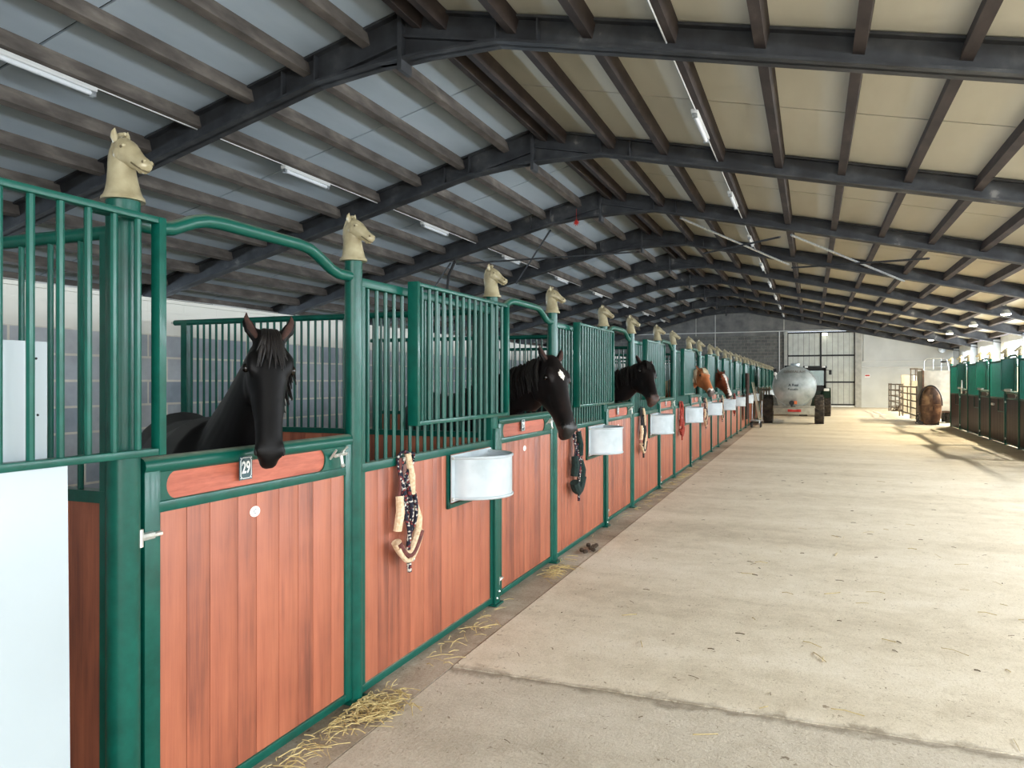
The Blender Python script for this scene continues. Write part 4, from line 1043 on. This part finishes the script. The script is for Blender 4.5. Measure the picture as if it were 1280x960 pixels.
# ------------------------------------------------------------------ tractor
T = thing('tractor', 'small dark tractor hitched in front of the tanker', 'tractor', (.12, 36.6, 0))
for sg in (-1, 1):
    wheel(T, sg * .49, 0.3, .61, .36, 'rear_wheel', M['tractor_green']); wheel(T, sg * .48, 2.1, .40, .24, 'front_wheel', M['tractor_green'])
    b_ = MB(); rs = []
    pts = [(.3 + .68 * math.cos(a), .61 + .68 * math.sin(a)) for a in [math.radians(20 + 140 * i / 14) for i in range(15)]]
    inner = [(.3 + .65 * math.cos(a), .61 + .65 * math.sin(a)) for a in [math.radians(20 + 140 * i / 14) for i in range(15)]]
    b_.prism(pts + inner[::-1], 'x', sg * .30, sg * .66); b_.build('fender', M['tractor_green'], T)
b_ = MB(); b_.box(-.3, .3, -.1, .9, .45, 1.25, bev=.03); b_.box(-.26, .26, .9, 2.6, .55, 1.25, bev=.06); b_.box(-.2, .2, 0, 2.4, .35, .6); b_.build('body', M['tractor_green'], T)
for y_ in (-.12, .95):
    b_ = MB()
    for x in (-.42, .42): b_.box(x - .05, x + .05, y_ - .03, y_ + .03, 1.0, 2.18)
    b_.box(-.45, .45, y_ - .03, y_ + .03, 1.15, 1.40); b_.box(-.45, .45, y_ - .03, y_ + .03, 2.06, 2.18)
    b_.build('cab_frame', M['black'], T)
b_ = MB(); b_.box(-.50, .50, -.22, 1.05, 2.16, 2.27, bev=.04); b_.build('roof', M['dark_metal'], T)
for yw in (-.13, .95):
    b_ = MB(); b_.box(-.39, .39, yw, yw + .01, 1.30, 2.16); b_.build('cab_window', M['glass'], T, smooth=False)
b_ = MB(); b_.box(-.2, .2, .2, .6, 1.2, 1.32, bev=.04); b_.box(-.22, .22, .12, .25, 1.3, 1.84, bev=.05); b_.build('seat', M['black'], T)
for sg in (-1, 1):
    b_ = MB(); b_.box(sg * .36 - .07, sg * .36 + .07, -.27, -.21, 2.19, 2.26, bev=.01); b_.build('work_light', M['plate_white'], T)
    b_ = MB(); b_.tube([(sg * .45, .9, 2.1), (sg * .66, .9, 2.08)], .012, 6); b_.box(sg * .66 - .06, sg * .66 + .06, .87, .91, 1.88, 2.1, bev=.01); b_.build('mirror', M['black'], T)
    b_ = MB(); b_.box(sg * .48 - .11, sg * .48 + .11, -.34, -.3, 1.14, 1.26, bev=.02); b_.build('tail_lamp', M['plate_white'], T)
b_ = MB(); b_.tube([(0, -.1, .6), (0, -3.2 + .0, .55)], .03, 6); b_.build('drawbar', M['dark_metal'], T)

# ------------------------------------------------------------------ pens, old round tank and box on the right
def tube_gate(label, p0, p1, z0, z1, nrails, name='tube_gate', r=.025, group=None):
    p0 = Vector((*p0, 0)); p1 = Vector((*p1, 0)); L = (p1 - p0).length; a = math.atan2(p1.y - p0.y, p1.x - p0.x)
    t = thing(name, label, 'gate', p0, a, group)
    b_ = MB(); b_.tube([(0, 0, 0), (0, 0, z1 + .05)], r * 1.3, 8); b_.tube([(L, 0, 0), (L, 0, z1 + .05)], r * 1.3, 8)
    b_.tube([(L / 2, 0, z0), (L / 2, 0, z1)], r, 8); b_.build('frame', M['gate_steel'], t)
    b_ = MB()
    for i in range(nrails):
        z = z0 + (z1 - z0) * i / (nrails - 1); b_.tube([(0, 0, z), (L, 0, z)], r, 8)
    b_.build('rails', M['gate_steel'], t); return t
tube_gate('low tubular gate reaching towards the white far wall', (3.8, 44.5), (3.85, 38.5), .25, 1.42, 5, group='pen gates')
tube_gate('tubular gate panel before the pale boards', (3.0 + .7, 38.3), (3.72, 32.4), .25, 1.35, 5, group='pen gates')
tube_gate('tubular gate across the back of the pen', (3.9, 44.6), (6.8, 44.6), .25, 1.42, 5, group='pen gates')
def ladder(x, y, label):
    b_ = MB(); b_.tube([(-.16, 0, 0), (-.12, .25, 2.1)], .025, 6); b_.tube([(.16, 0, 0), (.12, .25, 2.1)], .025, 6)
    for i in range(7): u = .1 + .13 * i; b_.tube([(-.16 + .04 * u, .25 * u, 2.1 * u), (.16 - .04 * u, .25 * u, 2.1 * u)], .018, 6)
    b_.box(-.15, .15, .18, .32, 2.08, 2.14)
    o = tag(b_.build('step_ladder', M['gate_steel']), label, 'ladder'); o.location = (x, y, 0)
ladder(4.35, 37.0, 'dark step ladder between the gate and the white box'); ladder(4.05, 36.0, 'low dark ladder frame behind the pale boards')
for i, (x, y, w_, z) in enumerate([(4.15, 40.3, .35, 1.88), (4.85, 40.2, .36, 1.84), (4.1, 35.5, .42, 1.6)]):
    b_ = MB(); b_.box(-w_ / 2, w_ / 2, -.03, .03, 0, z); b_.box(-w_ / 2 - .02, -w_ / 2 + .02, -.05, .04, 0, z)
    o = tag(b_.build('board_panel', [M['pale_wood'], M['white_paint']][i % 2 if i < 2 else 0], smooth=False), ['pale upright wooden panel behind the gate', 'white upright panel beside the ladder', 'pale board stacked low in the pen'][i], 'panel'); o.location = (x, y, 0)
b_ = MB(); b_.box(-1.0, .95, -.05, .0, 0, 1.86); o = tag(b_.build('board_panel', M['white_paint'], smooth=False), 'wide white board wall closing the pen', 'panel'); o.location = (5.5, 40.6, 0)
# box trailer
T = thing('livestock_box', 'white box with a tube guard rail on its roof beside the right row', 'box', (4.38, 32.4, 0))
b_ = MB(); b_.box(-.46, .52, 0, 1.6, .45, 1.98, bev=.02); b_.build('box_body', M['concrete_col'], T)
b_ = MB(); b_.box(-.48, -.42, -.04, .04, .0, 2.0); b_.box(.50, .56, -.04, .04, .0, 2.0); b_.box(-.46, .5, -.02, .02, .4, .46); b_.build('corner_posts', M['rust'], T)
b_ = MB(); b_.tube([(-.42, .05, 1.98), (-.42, .05, 2.35), (-.32, .05, 2.45), (.2, .05, 2.45), (.34, .05, 2.40), (.42, .05, 1.98)], .016, 8)
b_.tube([(-.1, .05, 1.98), (-.1, .05, 2.45)], .01, 6); b_.tube([(.16, .05, 1.98), (.16, .05, 2.44)], .01, 6); b_.build('guard_rail', M['steel'], T)
b_ = MB(); b_.box(.16, .36, -.02, .2, 2.28, 2.36, bev=.01); b_.build('roof_light', M['dark_metal'], T)
for yy in (.4, 1.3): wheel(T, -.38, yy, .3, .16, 'wheel'); 
for yy in (.4, 1.3): wheel(T, .44, yy, .3, .16, 'wheel')
# old brown round-topped tank
T = thing('old_brown_tank', 'brown egg-shaped metal tank standing before the white box', 'tank', (4.0, 30.9, 0))
b_ = MB(); n = 24; rs = []
for (y_, s) in ((-.02, .86), (.0, .93), (.05, 1.0), (.9, 1.0), (.95, .93)):
    r = []
    for j in range(n):
        a = 2 * PI * j / n; sa = math.sin(a); ca = math.cos(a)
        if sa < 0: ca = math.copysign(abs(ca) ** .6, ca); sa = -abs(sa) ** .75
        r.append((.355 * ca * s, y_, .70 + .72 * sa * s))
    rs.append(r)
b_.rings(rs); b_.build('shell', M['rust'], T)
b_ = MB(); b_.tube([(.365 * math.cos(a), .05, .70 + .73 * math.sin(a)) for a in [PI * i / 24 for i in range(25)]], .022, 8)
b_.build('rim', M['dark_metal'], T)
b_ = MB(); b_.box(-.3, .3, -.03, -.015, .72, .75); b_.box(-.05, .05, -.04, -.01, .5, 1.1); b_.build('front_seam', M['rust'], T)
for x in (-.28, .24):
    b_ = MB(); b_.box(x - .03, x + .03, .0, .85, 0, .12); b_.build('skid', M['dark_metal'], T)
b_ = MB(); b_.tube([(.05 * math.cos(a * 3) + .02 * math.sin(a), .06 * math.sin(a * 2), .25 + .2 * math.sin(a)) for a in [2 * PI * i / 40 for i in range(40)]], .014, 6, closed=True)
o = tag(b_.build('coiled_hose', M['black']), 'dark coiled hose at the left foot of the brown tank', 'hose'); o.location = (3.55, 30.75, 0)
b_ = MB()
for i in range(60):
    a = random.uniform(0, 2 * PI); r = random.uniform(0, .5); b_.tube([(r * math.cos(a), r * math.sin(a) * .6, .02), (r * math.cos(a) * .6 + random.uniform(-.1, .1), r * .5 * math.sin(a), random.uniform(.1, .5) * (1 - r))], [.02, .012], 4)
o = tag(b_.build('dark_heap', M['dung']), 'dark heap at the foot of the far tubular gate', 'heap', kind='stuff'); o.location = (4.3, 44.0, 0)

# ------------------------------------------------------------------ things leaning at the far left row
b_ = MB(); rs = []
nseg = 14
for zi in range(9):
    z = .35 + 1.5 * zi / 8; top = []
    for s in range(nseg): 
        y_ = -.42 + .84 * s / (nseg - 1); top.append((.05 + .02 * math.sin(s * 1.5 + zi * .2), y_ * (1 - .1 * abs(math.sin(zi))), z))
    back = [(.02, p[1], p[2]) for p in top[::-1]]
    rs.append(top + back)
b_.rings(rs); o = tag(b_.build('horse_rug', M['rug']), 'dark brown rug hung over the left row near the tanker', 'rug'); o.location = (SX + .12, 25.9, 0)
def tool(name, label, y, lean, head):
    t = thing(name, label, 'tool', (SX + .38, y, 0)); dx = -.26
    b_ = MB(); b_.tube([(0, 0, .25), (dx, lean, 1.55)], .016, 8); b_.build('handle', M['pale_wood'], t)
    b_ = MB()
    if head == 'fork':
        b_.tube([(0, -.12, .22), (0, .12, .22)], .01, 6)
        for i in range(4): y_ = -.12 + .08 * i; b_.tube([(0, y_, .22), (.05, y_, .0)], .007, 6)
        b_.build('tines', M['steel'], t)
    elif head == 'shovel':
        b_.prism([(-.12, .27), (.12, .27), (.13, .08), (.0, .0), (-.13, .08)], 'x', 0.0, .012); b_.build('blade', M['steel'], t)
    else:
        b_.box(-.03, .03, -.18, .18, .16, .24); 
        for i in range(18): y_ = -.17 + .02 * i; b_.box(-.025, .025, y_ - .006, y_ + .006, .0, .16)
        b_.build('bristles', M['straw'], t)
    return t
tool('pitchfork', 'pitchfork leaning on the left row past the dark rug', 28.0, .35, 'fork')
tool('shovel', 'shovel leaning on the left row left of the tanker wheel', 28.6, -.25, 'shovel')
tool('broom', 'broom leaning on the left row beside the shovel', 29.0, .15, 'broom')
T = thing('pallet_rack', 'pale slatted crate panel standing behind the left tanker wheel', 'crate', (SX + .35, 31.6, 0))
b_ = MB()
for i in range(5): b_.box(-.2 + .1 * i - .03, -.2 + .1 * i + .03, -.02, .0, .1, 1.35)
b_.build('slats', M['pale_wood'], T, smooth=False)
b_ = MB()
for z in (.2, .75, 1.25): b_.box(-.24, .24, .0, .04, z - .04, z + .04)
b_.build('crossbars', M['pale_wood'], T, smooth=False)
T = thing('hand_cart', 'low metal hand cart by the left tanker wheel', 'cart', (SX + .35, 27.2, 0))
b_ = MB(); b_.box(-.18, .18, -.3, .3, .22, .26, bev=.008); b_.tube([(-.16, .3, .26), (-.16, .42, .9), (.16, .42, .9), (.16, .3, .26)], .014, 6); b_.build('frame', M['steel'], T)
for x in (-.15, .15):
    for yy in (-.2, .2):
        b_ = MB(); b_.lathe([(.02, -.02), (.1, -.02), (.1, .02), (.02, .02)], (x, yy, .1), 'x', 14); b_.build('wheel', M['black'], T)
# small sign and box on the far wall
b_ = MB(); b_.box(-.14, .14, -.02, 0, -.1, .1); b_.box(-.12, .12, -.022, -.018, -.02, .06, mi=1)
o = tag(b_.build('wall_sign', [M['plate_white'], M['red']], smooth=False), 'small red and white sign on the far wall beside the big door', 'sign'); o.location = (3.1, YB, 1.9)
b_ = MB(); b_.tube([(0, 0, 0), (0, 0, .2)], .02, 6); b_.lathe([(.01, -.12), (.2, -.1), (.22, 0), (.2, .1), (.01, .12)], (0, 0, -.12), 'y', 18)
o = tag(b_.build('wall_fan', M['steel']), 'round fan high on the far wall at the right', 'fan'); o.location = (7.0, YB - .25, 3.55)

# ------------------------------------------------------------------ straw and dirt
def straw_heap(label, cx, cy, sx, sy, num, seed, hmax=.03):
    r = random.Random(seed); b_ = MB()
    for i in range(num):
        x = r.gauss(0, sx); y = r.gauss(0, sy); a = r.uniform(0, PI); L = r.uniform(.04, .16); z = r.uniform(.004, hmax)
        if cx + x < SX + .05 or cx + x < SX + .03: x = abs(x) * .5
        dx, dy = math.cos(a) * L / 2, math.sin(a) * L / 2
        if cx + x - abs(dx) < SX + .04: dx *= .2
        b_.tube([(x - dx, y - dy, z), (x + dx * .2, y, z + r.uniform(0, .012)), (x + dx, y + dy, max(.003, z - .004))], r.uniform(.0012, .0028), 4)
    o = tag(b_.build('straw', M['straw']), label, 'straw', kind='stuff'); o.location = (cx, cy, 0); return o
straw_heap('straw scattered at the foot of the post right of door 29', SX + .15, 3.15, .07, .12, 190, 1)
straw_heap('loose straw along the foot of door 29', SX + .12, 2.6, .05, .25, 90, 2)
straw_heap('straw along the foot of the first fixed panel', SX + .12, 4.2, .06, .5, 40, 3)
straw_heap('straw tuft at the foot of the second door', SX + .13, 6.0, .06, .14, 80, 4)
straw_heap('straw line along the far left stall fronts', SX + .12, 12, .05, 2.2, 150, 5)
straw_heap('thin straw bits strewn over the aisle concrete', 0.9, 6.0, 1.4, 2.6, 90, 6, .004)
b_ = MB(); r = random.Random(3)
for i in range(9): b_.ball((r.gauss(0, .05), r.gauss(0, .09), .02), r.uniform(.018, .03), r.uniform(.02, .035), .02, 8)
o = tag(b_.build('horse_dung', M['dung']), 'small dark dung clump near the second door', 'dung', kind='stuff'); o.location = (-1.93, 6.9, 0)

b_ = MB(); r = random.Random(11)
for i in range(150):
    x = r.uniform(-1.7, 4.3); y = r.uniform(1.6, 14) ; a = r.uniform(0, PI); L = r.uniform(.006, .034)
    b_.tube([(x - math.cos(a) * L, y - math.sin(a) * L, .004), (x + r.uniform(-.004, .004), y, .006), (x + math.cos(a) * L, y + math.sin(a) * L, .003)], r.uniform(.0012, .0032), 4)
tag(b_.build('dirt_crumbs', M['crumb']), 'small dark crumbs and twigs strewn over the aisle concrete', 'dirt', kind='stuff')
